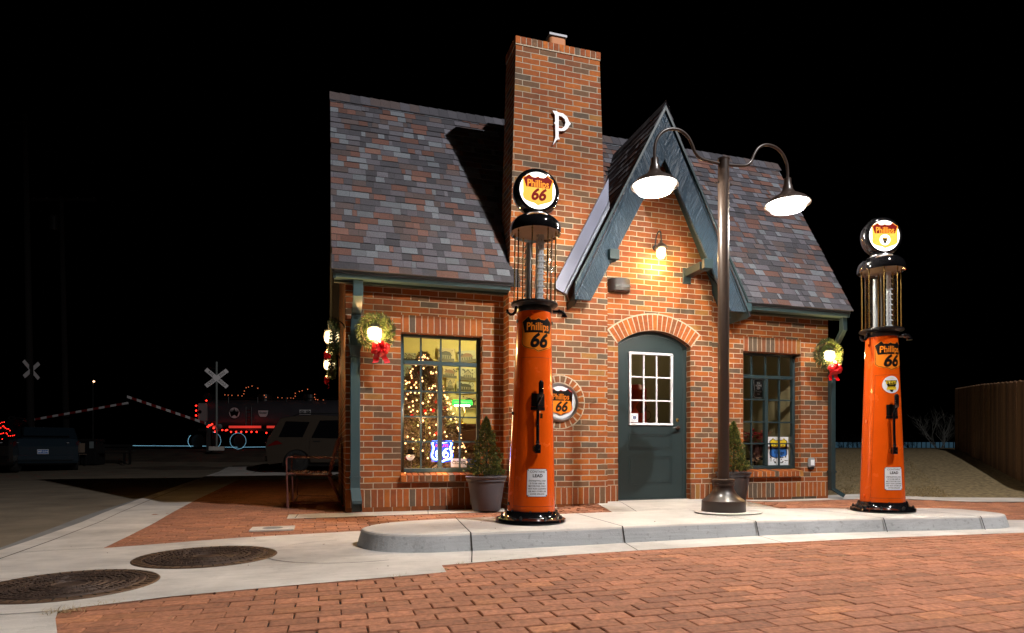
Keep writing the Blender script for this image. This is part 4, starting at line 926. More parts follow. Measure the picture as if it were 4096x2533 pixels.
    for sx in (-1, 1):
        for sz in (-1, 1):
            q = wl(.004, z0)(sx*.078, z0+sz*.104); sc_.lathe([(.001, -.002), (.004, 0)], 8, q, 'y')
    sc_.build('plate_screws', M['blackmat'], p0)
    # maker's plate, crank handle and its bracket
    mp_ = MB(); q = wl(.006, 1.03)(0, 1.03)
    n0 = flat('maker_plate', [(-.057, .985), (.057, .985), (.057, 1.095), (-.057, 1.095)], M['ink'], t, wl(.004, 1.03)); flat('maker_plate_foot', [(-.060, .955), (.060, .955), (.060, .982), (-.060, .982)], M['ink'], t, wl(.004, 1.03))
    for k in range(6): flat('plate_line', [(-.045, 1.078-k*.016), (.045, 1.078-k*.016), (.045, 1.0815-k*.016), (-.045, 1.0815-k*.016)], M['bronze'], n0, wl(.005, 1.03))
    hx = -.012
    hd = MB(); y0 = -rb(.9)-.028
    hd.tube([(hx, y0-.02, .66), (hx, y0-.012, .80), (hx, y0-.01, .96), (hx-.005, y0-.012, 1.0), (hx+.02, y0-.018, 1.05), (hx+.022, y0-.02, 1.08)], [.014, .014, .014, .013, .012, .012], 10)
    hd.tube([(hx+.022, y0-.02, 1.06), (hx+.022, y0-.02, 1.075), (hx+.022, y0-.018, 1.18), (hx+.022, y0-.016, 1.198)], [.014, .021, .022, .012], 12)
    hdo = hd.build('crank_handle', M['black'], t, smooth=True)
    MB().box((hx-.024, y0-.035, .595), (hx+.024, y0+.005, .665)).lathe([(.001, -.045), (.009, -.044), (.009, -.03)], 12, (hx+.006, y0, .63), 'y').lathe([(.012, .665), (.018, .68), (.014, .70)], 12, (hx, y0-.018, 0)).build('handle_socket', M['black'], hdo, bevel=.003, segs=1)
    MB().box((hx-.034, y0-.01, .605), (hx+.01, y0+.05, .655)).build('handle_pivot', M['brass'], hdo, bevel=.006)
    if not ethyl: MB().box((hx+.020, y0-.01, .885), (hx+.042, y0-.002, .925)).tube([(hx+.03, y0-.006, .92), (hx+.026, y0-.006, .945), (hx+.018, y0-.006, .94)], .003, 6).build('padlock', M['brass'], t, bevel=.002, segs=1)
    # ring, hooks and nozzle elbow below the glass
    MB().lathe([(.001, 1.80), (.150, 1.80), (.153, 1.805), (.156, 1.848), (.175, 1.858), (.200, 1.864), (.204, 1.870), (.202, 1.884), (.165, 1.892), (.001, 1.892)], 56).build('glass_seat', mat('black_seat', (.006, .006, .007), .28), t, smooth=True)
    hk = MB()
    for s_ in ((-1,) if 1 else ()):
        hk.tube([(-.165, -.03, 1.845), (-.172, -.035, 1.82), (-.176, -.04, 1.80), (-.195, -.045, 1.775), (-.222, -.05, 1.768), (-.246, -.05, 1.785), (-.25, -.05, 1.81)], [.014, .014, .013, .013, .013, .012, .011], 10)
    hk.build('hose_hook', M['black'], t, smooth=True)
    MB().tube([(.15, -.05, 1.815), (.195, -.06, 1.815), (.20, -.06, 1.815), (.21, -.062, 1.815)], [.016, .016, .024, .024], 12).tube([(.20, -.06, 1.815), (.232, -.066, 1.812), (.248, -.068, 1.79), (.25, -.068, 1.778)], [.020, .022, .020, .016], 12).tube([(.25, -.068, 1.785), (.25, -.068, 1.768)], .026, 12).build('nozzle_elbow', M['black'], t, smooth=True)
    # glass cylinder with rods, stand pipes and gallon markers
    MB().lathe([(.152, 1.892), (.152, 2.50)], 48, cap=False).build('glass_cylinder', M['pglass'], t, smooth=True)
    rd = MB()
    for i in range(8):
        a = 2*pi*i/8+R(22); rd.tube([(.178*cos(a), .178*sin(a), 1.888), (.178*cos(a), .178*sin(a), 2.51)], .0058, 8)
        rd.lathe([(.008, 2.478), (.008, 2.49), (.001, 2.49)], 6, (.178*cos(a), .178*sin(a), 0)); rd.lathe([(.008, 1.89), (.008, 1.90)], 6, (.178*cos(a), .178*sin(a), 0))
    rd.build('tie_rods', M['brass'], t)
    MB().tube([(-.045, .03, 1.892), (-.045, .03, 2.42)], .022, 14).build('stand_pipe', mat('pale_pipe', (.42, .46, .50), .35, .3), t, smooth=True)
    MB().tube([(.03, .05, 1.892), (.03, .05, 2.49)], .010, 10).lathe([(.018, 2.41), (.018, 2.45), (.03, 2.452), (.03, 2.47), (.001, 2.47)], 14, (.03, -.03, 0)).build('float_rod', M['steel'], t, smooth=True)
    gx, gy = (.035, -.075)
    gs = MB(); gs.box((gx-.022, gy+.004, 1.90), (gx+.022, gy+.008, 2.47)); gso = gs.build('gauge_strip', M['signwhite'], t)
    for k in range(10):
        z = 2.415-k*.0535
        P = [(-.010, .022), (.010, .022), (.013, .008), (.018, -.006), (.036, -.018), (.036, -.0215), (-.036, -.0215), (-.036, -.018), (-.018, -.006), (-.013, .008)]
        MB().prism([(gx+x, z+zz) for x, zz in P], gy-.004, gy, tone=.5).build('gallon_marker', M['signwhite'], gso)
        text(str(k+1), .023, M['ink'], 'marker_number', gso, f=lambda x, zz, z=z: (gx+x, gy-.0048, z+zz+.001))
    MB().prism([(-.125, 1.90), (-.095, 1.90), (-.095, 2.47), (-.125, 2.47)], .045, .049).build('rear_gauge_strip', M['steel'], t) if 0 else None
    g2 = MB()
    for k in range(10):
        z = 2.415-k*.0535
        g2.prism([(-.05+x, z+zz) for x, zz in ((-.010, .022), (.010, .022), (.018, -.006), (.036, -.0215), (-.036, -.0215), (-.018, -.006))], .085, .089)
    g2.build('rear_gauge', M['bronze'], t)
    # cap and lit globe
    cpo = MB().lathe([(.196, 2.502), (.218, 2.487), (.222, 2.50), (.221, 2.535), (.208, 2.575), (.175, 2.612), (.125, 2.634), (.06, 2.642), (.001, 2.643)], 64, cap=False).build('cap', M['black'], t, smooth=True)
    MB().lathe([(.001, 2.508), (.15, 2.508), (.196, 2.502)], 48, cap=False).build('cap_lining', mat('cap_lining', (.30, .22, .17), .5), cpo)
    MB().lathe([(.11, 2.636), (.105, 2.650), (.085, 2.655)], 40, cap=False).build('globe_collar', M['steel'], cpo, smooth=True)
    gz = 2.845
    glo = MB().lathe([(.001, .060), (.15, .060), (.185, .052), (.202, .03), (.206, 0), (.202, -.03), (.188, -.052), (.172, -.060), (.160, -.062), (.158, -.055)], 64, (0, 0, gz), 'y', cap=False).build('globe', M['black'], t, smooth=True)
    MB().lathe([(.001, -.064), (.10, -.062), (.160, -.056)], 56, (0, 0, gz), 'y', cap=False).build('globe_lens', M['globeface'], glo, smooth=True)
    gs_, gh_ = .268, .262
    fy_ = lambda y: (lambda x, z: (x, y, z+gz))
    s1 = flat('globe_shield', shield(gs_, gh_), M['globeor'], glo, fy_(-.0660)); flat('field', shield(gs_, gh_, .96), M['globeyel'], s1, fy_(-.0666)); flat('dark_band', shield_band(gs_, gh_, .022, .96), M['globered'], s1, fy_(-.0672))
    text('Phillips', .086, M['globeor'], 'lettering', s1, offset=.0014, sx=.82, spacing=1.0, f=lambda x, z: fy_(-.068)(x, z+.052))
    if not ethyl: text('66', .138, M['globered'], 'numerals', s1, offset=.005, shear=.28, sx=.95, f=lambda x, z: fy_(-.068)(x, z-.042))
    else:
        c = [(.055*cos(2*pi*i/32), .055*sin(2*pi*i/32)-.045) for i in range(32)]
        flat('roundel', c, M['globeface'], s1, fy_(-.0674)); flat('ethyl_triangle', [(-.030, -.020), (.030, -.020), (.018, -.062), (.006, -.085), (0, -.092), (-.006, -.085), (-.018, -.062)], M['ink'], s1, fy_(-.0680))
        text('ETHYL', .020, M['globeyel'], 'lettering', s1, offset=.001, f=lambda x, z: fy_(-.0686)(x, z-.031)); text('GAS', .012, M['globeyel'], 'lettering', s1, f=lambda x, z: fy_(-.0686)(x, z-.055))
        # round ethyl plate on the body
        ez = 1.30; er = .088; we = lambda k: wl(k, ez)
        M['yellow'] = M.get('yellow') or mat('yellow_ink', (.85, .62, .03), .3)
        cc = [(er*cos(2*pi*i/40), er*sin(2*pi*i/40)+ez) for i in range(40)]
        e0 = flat('round_plate', cc, M['signwhite'], t, we(.002)); T = [(-.062, .044), (.062, .044), (.056, .028), (.030, -.045), (.010, -.062), (.008, -.075), (-.008, -.075), (-.010, -.062), (-.030, -.045), (-.056, .028)]
        flat('triangle', [(x, z+ez) for x, z in T], M['ink'], e0, we(.0028)); flat('banner', [(-.05, ez-.052), (.05, ez-.052), (.044, ez-.022), (-.044, ez-.022)], M['yellow'], e0, we(.0033))
        text('ETHYL', .042, M['yellow'], 'lettering', e0, offset=.0015, sx=.9, f=lambda x, z: we(.0036)(x, z+ez+.022)); text('BRAND OF', .010, M['yellow'], 'lettering', e0, f=lambda x, z: we(.0036)(x, z+ez-.002))
        text('ANTIKNOCK COMPOUND', .0075, M['ink'], 'lettering', e0, f=lambda x, z: we(.0038)(x, z+ez-.031)); text('GOOD', .012, M['yellow'], 'lettering', e0, f=lambda x, z: we(.0036)(x, z+ez+.066))
    return t
pump('orange gas pump nearest the chimney, lit globe with big numerals', (1.680, 5.005, .099), R(-4), R(.9), False, .985)
pump('orange gas pump at the right end of the island with round white plate', (5.355, 4.88, .099), R(-16), R(-.3), True, .965)

# ---------------------------------------------------------------- two-headed street lamp on the island
t = thing('street_lamp', 'brown street lamp with two gooseneck shades standing on the raised island', 'street lamp', (3.728, 5.20, .115))
MB().lathe([(.001, 0), (.205, 0), (.208, .005), (.205, .105), (.19, .118), (.165, .135), (.125, .17), (.102, .21), (.096, .235), (.096, .25), (.104, .253), (.104, .272), (.100, .275), (.100, .288), (.108, .292), (.108, .31), (.094, .318), (.056, .32)], 56, cap=False).build('base', M['bronze'], t, smooth=True)
MB().lathe([(.0535, .30), (.0535, 3.425), (.058, 3.43), (.058, 3.443), (.03, 3.453), (.001, 3.455)], 40, cap=False).build('pole', M['bronze'], t, smooth=True)
c = MB().lathe([(.0555, 3.13), (.0555, 3.27)], 40, cap=False)
for sx in (-1, 1): c.tube([(sx*.05, 0, 3.20), (sx*.085, 0, 3.20)], .006, 8).tube([(sx*.083, 0, 3.20), (sx*.092, 0, 3.20)], .012, 6)
c.build('collar', M['bronze'], t)
M['disc'] = globe_glow('lamp_glow', (1, .95, .86), 8, (1, .62, .26), 1.5)
M['enamel'] = mat('white_enamel_inside', (.85, .83, .78), .35)
for sx in (-1, 1):
    P = [(.05, 0, 3.39), (.16, 0, 3.397), (.25, 0, 3.41), (.315, 0, 3.455), (.352, 0, 3.53), (.40, 0, 3.60), (.475, 0, 3.645), (.56, 0, 3.65), (.64, 0, 3.625), (.70, 0, 3.575), (.742, 0, 3.50), (.755, 0, 3.42), (.755, 0, 3.34)]
    MB().tube([(sx*p.x, 0, p.z) for p in curve(P, 5, False)], .0145, 12).build('arm', M['bronze'], t, smooth=True)
    k = sx*.755
    sh = MB().lathe([(.034, 3.345), (.036, 3.29), (.048, 3.26), (.05, 3.235), (.062, 3.215), (.075, 3.195), (.125, 3.165), (.18, 3.130), (.212, 3.095), (.219, 3.080), (.214, 3.082), (.205, 3.095), (.175, 3.122), (.12, 3.155), (.07, 3.185)], 48, (k, 0, 0), cap=False).build('lamp_shade', M['bronze'], t, smooth=True)
    MB().lathe([(.001, 3.022), (.09, 3.028), (.15, 3.045), (.185, 3.068), (.204, 3.094)], 40, (k, 0, 0), cap=False).build('lamp_glow', M['disc'], sh, smooth=True)
    cg = MB(); cg.tube([(k+.16*cos(2*pi*i/32), .16*sin(2*pi*i/32), 3.036) for i in range(32)], .0035, 6, closed=True); cg.tube([(k+.075*cos(2*pi*i/24), .075*sin(2*pi*i/24), 3.014) for i in range(24)], .0035, 6, closed=True)
    for i in range(8):
        a = 2*pi*i/8; cg.tube([(k+.213*cos(a), .213*sin(a), 3.085), (k+.16*cos(a), .16*sin(a), 3.036), (k+.075*cos(a), .075*sin(a), 3.014), (k, 0, 3.010)], .003, 6)
    cg.build('wire_guard', M['white'], sh)
    lamp('POINT', 'lamp_light', (k, 0, 2.985), 205, (1, .89, .74), .03, parent=t)

# ---------------------------------------------------------------- lanterns, wreaths
M['bulbwarm'] = emi('warm_globe_glow', (1, .80, .46), 26)
M['lensglass'] = globe_glow('lantern_glow', (1, .80, .42), 9, (1, .36, .05), 1.6)
def lantern(loc, rz, label, pw=62):
    """wall lantern sticking out from a wall; local +y points to the wall"""
    t = thing('wall_lantern', label, 'wall lantern', loc, rz, 'lit lanterns on the brick walls')
    MB().box((-.04, .15, .02), (.04, .165, .20)).build('wall_plate', M['blackmat'], t, bevel=.006)
    MB().tube(curve([(0, .155, .15), (0, .12, .215), (0, .06, .245), (0, .01, .225), (0, 0, .18)], 5, False), .008, 8).build('arm', M['blackmat'], t, smooth=True)
    MB().lathe([(.008, .225), (.012, .205), (.02, .19), (.045, .16), (.078, .125), (.082, .115), (.07, .118), (.02, .12)], 24, cap=False).build('lantern_hood', M['blackmat'], t, smooth=True)
    MB().lathe([(.05, .118), (.078, .10), (.086, .05), (.078, 0), (.055, -.03), (.001, -.038)], 24, cap=False).build('lamp_glass', M['lensglass'], t, smooth=True)
    cg = MB()
    for i in range(5):
        a = 2*pi*i/5+.3; cg.tube([(.080*cos(a), .080*sin(a), .118), (.094*cos(a), .094*sin(a), .04), (.056*cos(a), .056*sin(a), -.04)], .004, 6)
    cg.tube([(.05*cos(2*pi*i/20), .05*sin(2*pi*i/20), -.036) for i in range(20)], .005, 6, closed=True); cg.build('cage', M['blackmat'], t)
    lamp('POINT', 'lantern_light', (0, -.11, .03), pw, (1, .56, .20), .05, parent=t)
    return t
def wreath(loc, rz, label, seed, s=1.0, bow=(.03, -.2), bs=1.25):
    rnd = random.Random(seed); t = thing('wreath', label, 'wreath', loc, rz, 'evergreen wreaths with red bows hung on the lanterns')
    nd = MB(); R0 = .152*s
    for i in range(3800):
        a = rnd.uniform(0, 2*pi); b = rnd.uniform(0, 2*pi); rr = .058*s*rnd.uniform(.1, 1)
        c = Vector(((R0+rr*cos(b))*cos(a), rr*sin(b)*.9, (R0+rr*cos(b))*sin(a)))
        d = Vector((cos(a)*cos(b)*1.0-sin(a)*rnd.uniform(.2, .9), sin(b)+rnd.uniform(-.5, .5), sin(a)*cos(b)+cos(a)*rnd.uniform(.2, .9))).normalized()
        l = rnd.uniform(.02, .045)*s; n_ = d.cross(Vector((rnd.uniform(-1, 1), rnd.uniform(-1, 1), rnd.uniform(-1, 1)))).normalized()*.0035
        nd.face([c-n_, c+n_, c+d*l+n_*.4, c+d*l-n_*.4])
    nd.build('greenery', M['wreath'], t, recalc=False)
    MB().tube([(R0*cos(2*pi*i/32), 0, R0*sin(2*pi*i/32)) for i in range(32)], .014*s, 8, closed=True).build('wreath_hoop', M['bark'], t)
    b = MB(); bx, bz = bow; s *= bs
    for a in (150, 185, 218, 30, -5, -38, 95, 262):
        a = R(a)+rnd.uniform(-.15, .15); l = rnd.uniform(.078, .10)*s; ax = Vector((cos(a), 0, sin(a)*.85)); side = Vector((-sin(a), 0, cos(a))); P_ = []
        for iu in range(9):
            u = iu/8; w_ = .034*s*sin(pi*min(1, u*.92+.06))**.7; row = []
            for iv in range(5):
                v = iv/2-1; row.append(Vector((bx, -.07, bz))+ax*l*u+side*v*w_+Vector((0, -.045*s*sin(pi*u)*(1-v*v)-.006*sin(v*9+u*7), 0)))
            P_.append(row)
        for iu in range(8):
            for iv in range(4): b.face([P_[iu][iv], P_[iu+1][iv], P_[iu+1][iv+1], P_[iu][iv+1]])
    for sx in (-1, 1):
        prev = None
        for j in range(8):
            u = j/7; p = Vector((bx+sx*(.012+.055*u)+.01*sin(u*9), -.05-.01*sin(u*7), bz-.13*s*u)); q = (p+Vector((-.032, 0, 0)), p+Vector((.032, -.01*sin(u*5), .01)))
            if prev: b.face([prev[0], q[0], q[1], prev[1]])
            prev = q
    b.lathe([(.001, -.03), (.02, -.02), (.024, 0), (.02, .02), (.001, .03)], 10, (bx, -.055, bz)); b.build('bow', M['ribbon'], t, smooth=True, recalc=False)
    return t
lantern((.532, 7.10, 1.97), 0, 'lit lantern inside the wreath left of the left window')
wreath((.545, 7.075, 2.035), 0, 'green wreath with big red bow left of the left window', 1, 1.03, (.05, -.19))
lantern((6.82, 7.10, 2.00), 0, 'lit lantern inside the wreath right of the right window')
wreath((6.79, 7.075, 2.06), 0, 'green wreath with red bow right of the right window', 2, 1.05, (.05, -.20))
lantern((.075, 7.50, 1.98), R(-90), 'lit lantern on the dark side wall, nearer to the front corner', 20)
wreath((.10, 7.42, 2.02), R(-90), 'wreath with red bow on the side wall, nearer to the front corner', 3, .95, (.04, -.23), .95)
lantern((.066, 9.90, 1.98), R(-90), 'lit lantern on the dark side wall, farther along and lower in the picture', 20)
wreath((.10, 9.80, 2.0), R(-90), 'wreath with red bow on the side wall, farther along it', 5, .95, (.04, -.23), .95)
# jar light over the door
t = thing('gooseneck_wall_light', 'small lit jar light on a curved arm above the green door', 'wall light', (4.125, 7.05, 3.22))
MB().lathe([(.001, -.02), (.035, -.018), (.04, 0)], 20, (.01, .168, .14), 'y').build('wall_plate', M['blackmat'], t)
MB().tube(curve([(.01, .165, .14), (.005, .14, .25), (.0, .08, .31), (0, .02, .30), (0, 0, .20), (0, 0, .16)], 5, False), .009, 8).build('arm', M['blackmat'], t, smooth=True)
MB().lathe([(.018, .18), (.02, .15), (.04, .14), (.085, .09), (.085, .08), (.03, .085)], 24, cap=False).build('lantern_hood', M['bronze'], t, smooth=True)
MB().lathe([(.035, .085), (.058, .07), (.066, .03), (.06, -.02), (.035, -.05), (.001, -.056)], 24, cap=False).build('lamp_glass', M['lensglass'], t, smooth=True)
cg = MB()
for i in range(4):
    a = 2*pi*i/4+.4; cg.tube([(.07*cos(a), .07*sin(a), .085), (.076*cos(a), .076*sin(a), .02), (.05*cos(a), .05*sin(a), -.05)], .005, 6)
cg.build('cage', M['bronze'], t)
lamp('POINT', 'jar_light', (0, .0, -.10), 25, (1, .62, .24), .03, parent=t)
# bronze wedge light beside it (off)
t = thing('wedge_wall_light', 'unlit brown half-round wall fixture left above the door', 'wall light', (3.60, 7.22, 2.81))
b = MB(); n = 14; P = [(.148*cos(pi+pi*i/n), -.135*sin(pi*i/n)**.7 if 0 < i < n else 0) for i in range(n+1)]
b.prism(P, -.075, .085, plane='xy'); b.build('housing', mat('fixture_brown', (.030, .022, .022), .45), t, bevel=.004, segs=1)
MB().box((-.085, -.11, -.077), (.085, -.04, -.0755)).build('lens', M['steel'], t)
b = MB(); b.prism([(-.11, -.03), (.11, -.03), (.10, .0), (-.10, .0)], -.137, -.134) ; b.build('slot', M['blackmat'], t)
# outlet cover on the right pier
t = thing('outlet_cover', 'grey weatherproof outlet box low on the right brick pier', 'outlet cover', (6.66, YW, .54))
MB().box((-.055, -.045, -.065), (.055, -.001, .065)).build('box', mat('clear_plastic_grey', (.30, .33, .36), .2), t, bevel=.012)
MB().box((-.03, -.048, -.04), (.03, -.0455, .04)).build('socket_plate', M['signwhite'], t); MB().box((-.04, -.03, -.095), (.04, -.001, -.0655)).build('cable_hood', M['blackmat'], t)
# round sign set in a ring of bricks
t = thing('round_wall_sign', 'round chrome rimmed wall sign behind the nearer pump', 'sign', (2.727, 7.03, 1.297))
MB().lathe([(.236, 0), (.232, -.03), (.218, -.045), (.204, -.035), (.198, -.02)], 56, axis='y', cap=False).build('rim', M['steel'], t, smooth=True)
MB().lathe([(.001, -.034), (.12, -.030), (.20, -.018)], 56, axis='y', cap=False).build('sign_face', M['signwhite'], t, smooth=True)
fr_ = lambda y: (lambda x, z: (x, y, z))
s1 = flat('shield', shield(.30, .32), M['ribbon'], t, fr_(-.0365)); flat('field', shield(.30, .32, .965), M['orangelight'], s1, fr_(-.0370)); flat('black_band', shield_band(.30, .32, .015, .965), M['ink'], s1, fr_(-.0376))
text('Phillips', .096, M['orangelight'], 'lettering', s1, offset=.0018, sx=.82, spacing=1.0, f=lambda x, z: (x, -.0384, z+.06)); text('66', .165, M['ink'], 'numerals', s1, offset=.006, shear=.28, sx=.95, f=lambda x, z: (x, -.0384, z-.062))
b = MB(); mo = MB(); nb = 24
for i in range(nb):
    a = 2*pi*(i+.5)/nb; mt = Matrix.Translation((2.727, 7.024, 1.297)) @ Matrix.Rotation(a, 4, 'Y')
    P = [(-.025, .242), (.025, .242), (.031, .315), (-.031, .315)]; t_ = random.random()
    A = [mt @ Vector((x, 0, z)) for x, z in P]; B = [mt @ Vector((x, .01, z)) for x, z in P]; b.face(A, None, t_)
    for k in range(4): b.face([A[k], A[(k+1) % 4], B[(k+1) % 4], B[k]], None, t_)
rb_ = b.build('brick_ring', M['unit'], st)
mo.lathe([(.235, -.0035), (.325, -.0035), (.33, 0)], 64, (2.727, 7.03, 1.297), 'y', cap=False); mo.build('ring_mortar', M['mortar'], rb_)

# ---------------------------------------------------------------- potted conifers
def conifer(loc, label, h, r, seed, rp, hp, tip, n=2600):
    rnd = random.Random(seed); t = thing('potted_conifer', label, 'potted conifer', loc, 0, 'cone-shaped evergreens in grey pots by the wall')
    MB().lathe([(.001, 0), (rp*.66, 0), (rp*.69, .012), (rp*.80, hp*.45), (rp*.90, hp*.84), (rp*.95, hp*.85), (rp*.95, hp*.91), (rp*1.0, hp*.94), (rp*1.02, hp*.98), (rp*.98, hp), (rp*.93, hp*.985), (rp*.90, hp*.9)], 48, cap=False).build('pot', M['pot'], t, smooth=True)
    MB().lathe([(.001, hp*.93), (rp*.91, hp*.92)], 32, cap=False).build('soil', M['soil'], t)
    MB().tube([(0, 0, hp*.9), (.01, 0, hp+h*.5), (0, 0, hp+h*.93)], [.014, .008, .003], 8).build('trunk', M['bark'], t)
    for nm, m, cnt in (('foliage', M['conifer'], n), ('foliage_tips', M['conifer2'], int(n*tip))):
        f_ = MB()
        for i in range(cnt):
            u = rnd.random()**1.25; a = rnd.uniform(0, 2*pi)
            lob = 1+.22*sin(a*3+u*17+seed)+.14*sin(a*7-u*29)
            R_ = r*(1-u)**.8*lob*(.35+.65*rnd.random()**.5) if nm == 'foliage' else r*(1-u)**.8*lob*rnd.uniform(.85, 1.05)
            if u < .06: R_ *= .85
            z = hp+.01+u*h+rnd.uniform(-.01, .01)
            c_ = Vector((R_*cos(a), R_*sin(a), z))
            d = Vector((cos(a)*rnd.uniform(.3, 1), sin(a)*rnd.uniform(.3, 1), rnd.uniform(.1, 1.2))).normalized()
            for k in range(3):
                dd = (d+Vector((rnd.uniform(-.5, .5), rnd.uniform(-.5, .5), rnd.uniform(-.3, .5)))).normalized(); l = rnd.uniform(.014, .034)
                w_ = dd.cross(Vector((rnd.uniform(-1, 1), rnd.uniform(-1, 1), rnd.uniform(-1, 1)))).normalized()*rnd.uniform(.0025, .005)
                f_.face([c_-w_*.6, c_+w_*.6, c_+dd*l*.6+w_, c_+dd*l, c_+dd*l*.6-w_])
        f_.build(nm, m, t, recalc=False)
    return t
conifer((1.80, 7.0, .016), 'potted conifer in a wide grey pot under the left window', .66, .20, 3, .238, .400, .25)
conifer((5.17, 7.0, .045), 'potted conifer in a dark pot half hidden behind the lamp pole', .64, .185, 8, .225, .385, .5)

# ---------------------------------------------------------------- settee on the side pavement
t = thing('garden_bench', 'rust red wire-frame bench with slatted back standing against the side wall', 'bench', (0, 0, 0))
g = .010; y0, y1 = 8.02, 9.25
fr = MB()
for y in (y0, y1):
    fr.tube([(.18, y, .615), (-.43, y, .63), (-.445, y, .61), (-.445, y, .44), (-.43, y, .02), (-.42, y, .012)], .009, 8)
    fr.tube([(-.445, y, .43), (.05, y, .40), (.085, y, .425)], .012, 8)
    fr.tube([(.05, y, .41), (.17, y, .86), (.22, y, .875)], .013, 8); fr.tube([(.04, y, .40), (.21, y, .02)], .013, 8)
    fr.tube([(-.38, y, .39), (-.37, y, .09), (-.35, y, .075), (.20, y, .055)], .008, 8)
    fr.tube([(-.44, y, .425), (-.44, y, .02)], .008, 8)
for x, z in ((-.36, .075), (.19, .05), (-.44, .42), (.08, .41), (.19, .87), (.05, .40)): fr.tube([(x, y0, z), (x, y1, z)], .009, 8)
fr.build('frame', M['rust'], t, smooth=True)
s_ = MB()
for i in range(9): x = -.415+i*.056; s_.box((x, y0+.02, .428-.003*i), (x+.044, y1-.02, .440-.003*i))
s_.build('seat', M['rust'], t, bevel=.003, segs=1)
s_ = MB()
for i in range(7):
    mt = Matrix.Translation((.092+i*.0155, 0, .47+i*.060)) @ Matrix.Rotation(R(15), 4, 'Y'); s_.box((-.006, y0+.02, 0), (.006, y1-.02, .045), mtx=mt)
s_.build('backrest', M['rust'], t, bevel=.003, segs=1)

# ---------------------------------------------------------------- things inside the left window
lamp('POINT', 'room_light', (2.05, 7.95, 2.2), 55, (1, .84, .38), .12)
rnd = random.Random(12)
t = thing('christmas_tree', 'lit Christmas tree with white lights and red baubles behind the left window', 'christmas tree', (1.22, 8.0, .02))
MB().tube([(0, 0, 0), (0, 0, 1.8)], [.03, .01], 8).build('trunk', M['bark'], t)
nd = MB(); H_ = 1.90
for i in range(19000):
    u = rnd.random()**1.3; a = rnd.uniform(0, 2*pi); rr = .62*(1-u)**.72*(1+.2*sin(a*5+u*31))*(.25+.75*rnd.random()**.6)
    c = Vector((rr*cos(a), rr*sin(a), .15+u*(H_-.1))); d = Vector((cos(a)+rnd.uniform(-.6, .6), sin(a)+rnd.uniform(-.6, .6), rnd.uniform(-.3, .7))).normalized(); l = rnd.uniform(.03, .07)
    n_ = d.cross(Vector((rnd.uniform(-1, 1), rnd.uniform(-1, 1), rnd.uniform(-1, 1)))).normalized()*.0065
    nd.face([c-n_, c+n_, c+d*l+n_*.3, c+d*l-n_*.3])
nd.build('foliage', M['xmas'], t, recalc=False)
M['tiny'] = emi('fairy_bulb', (1, .52, .19), 5); M['ball'] = mat('red_bauble', (.6, .01, .01), .08, .5)
M['halo'] = emi('fairy_bulb_core', (1, .8, .5), 40)
b = MB()
for i in range(210):
    u = rnd.random()**1.15; a = rnd.uniform(pi*.98, pi*2.02); rr = .67*(1-u)**.72+.02
    b.lathe([(.001, -.011), (.010, -.005), (.0105, .002), (.005, .012), (.001, .013)], 8, (rr*cos(a), rr*sin(a), .18+u*(H_-.15)))
b.build('string_lights', M['tiny'], t, smooth=True)
b = MB()
for i in range(16):
    u = rnd.random(); a = rnd.uniform(pi*1.05, pi*1.95); rr = .64*(1-u)**.72
    b.lathe([(.001, -.028), (.018, -.02), (.027, 0), (.018, .02), (.001, .028)], 14, (rr*cos(a), rr*sin(a), .2+u*(H_-.3)))
b.build('baubles', M['ball'], t, smooth=True)
lamp('POINT', 'fairy_light_glow', (.1, -.62, .45), 26, (1, .55, .26), .2, parent=t); lamp('POINT', 'fairy_light_glow', (-.1, -.60, 1.05), 26, (1, .55, .26), .2, parent=t)
# neon shield
t = thing('neon_sign', 'blue and red neon highway shield sign glowing in the left window', 'neon sign', (1.366, 7.475, .70))
M['neonb'] = emi('blue_neon', (.05, .13, 1), 12, True); M['neonw'] = emi('white_blue_neon', (.55, .75, 1), 12); M['neonr'] = emi('red_neon', (1, .05, .04), 4)
def outline(pts, r, m, nm, par, y=0, closed=True): return MB().tube([(p.x, y, p.y) for p in curve([(a, b_, 0) for a, b_ in pts], 5, closed)], r, 8, closed=closed).build(nm, m, par, smooth=True)
NS = [(-.095, .112), (0, .106), (.095, .112), (.115, .09), (.100, .045), (.112, -.01), (.118, -.05), (.10, -.085), (.05, -.098), (0, -.118), (-.05, -.098), (-.10, -.085), (-.118, -.05), (-.112, -.01), (-.100, .045), (-.115, .09)]
outline(NS, .0048, M['neonw'], 'shield_tube', t)
outline([(x*1.10, z*1.10) for x, z in NS], .0075, M['neonb'], 'outer_tube', t, .006)
for k in (-1, 1):
    cx = k*.044+.004
    outline([(cx+.026, .030), (cx+.0, .028), (cx-.028, -.005), (cx-.034, -.04), (cx-.018, -.068), (cx+.012, -.068), (cx+.03, -.042), (cx+.016, -.018), (cx-.012, -.018), (cx-.028, -.036)], .0055, M['neonw'], 'numeral_tube', t, closed=False)
o = text('ROUTE', .046, M['neonr'], 'red_letters', t, f=lambda x, z: (x, -.004, z+.068), spacing=1.1)
MB().box((-.13, .012, -.13), (.13, .014, .13)).build('backing_board', mat('halo_blue_board', (.03, .06, .40), .2), t)  # board coloured blue for the halo around the tubes
lamp('POINT', 'neon_glow', (0, -.05, 0), 2.5, (.10, .18, 1), .09, parent=t)
t = thing('closed_sign', 'white card reading CLOSED leaning at the bottom right of the left window', 'sign', (1.572, 7.462, .505))
MB().box((-.098, 0, 0), (.098, .004, .108)).build('card', M['white'], t); text('CLOSED', .054, M['ink'], 'lettering', t, offset=.0012, sx=.80, f=lambda x, z: (x, -.001, z+.056))
t = thing('license_plate', 'old blue license plate beside the closed card', 'license plate', (1.725, 7.47, .507))
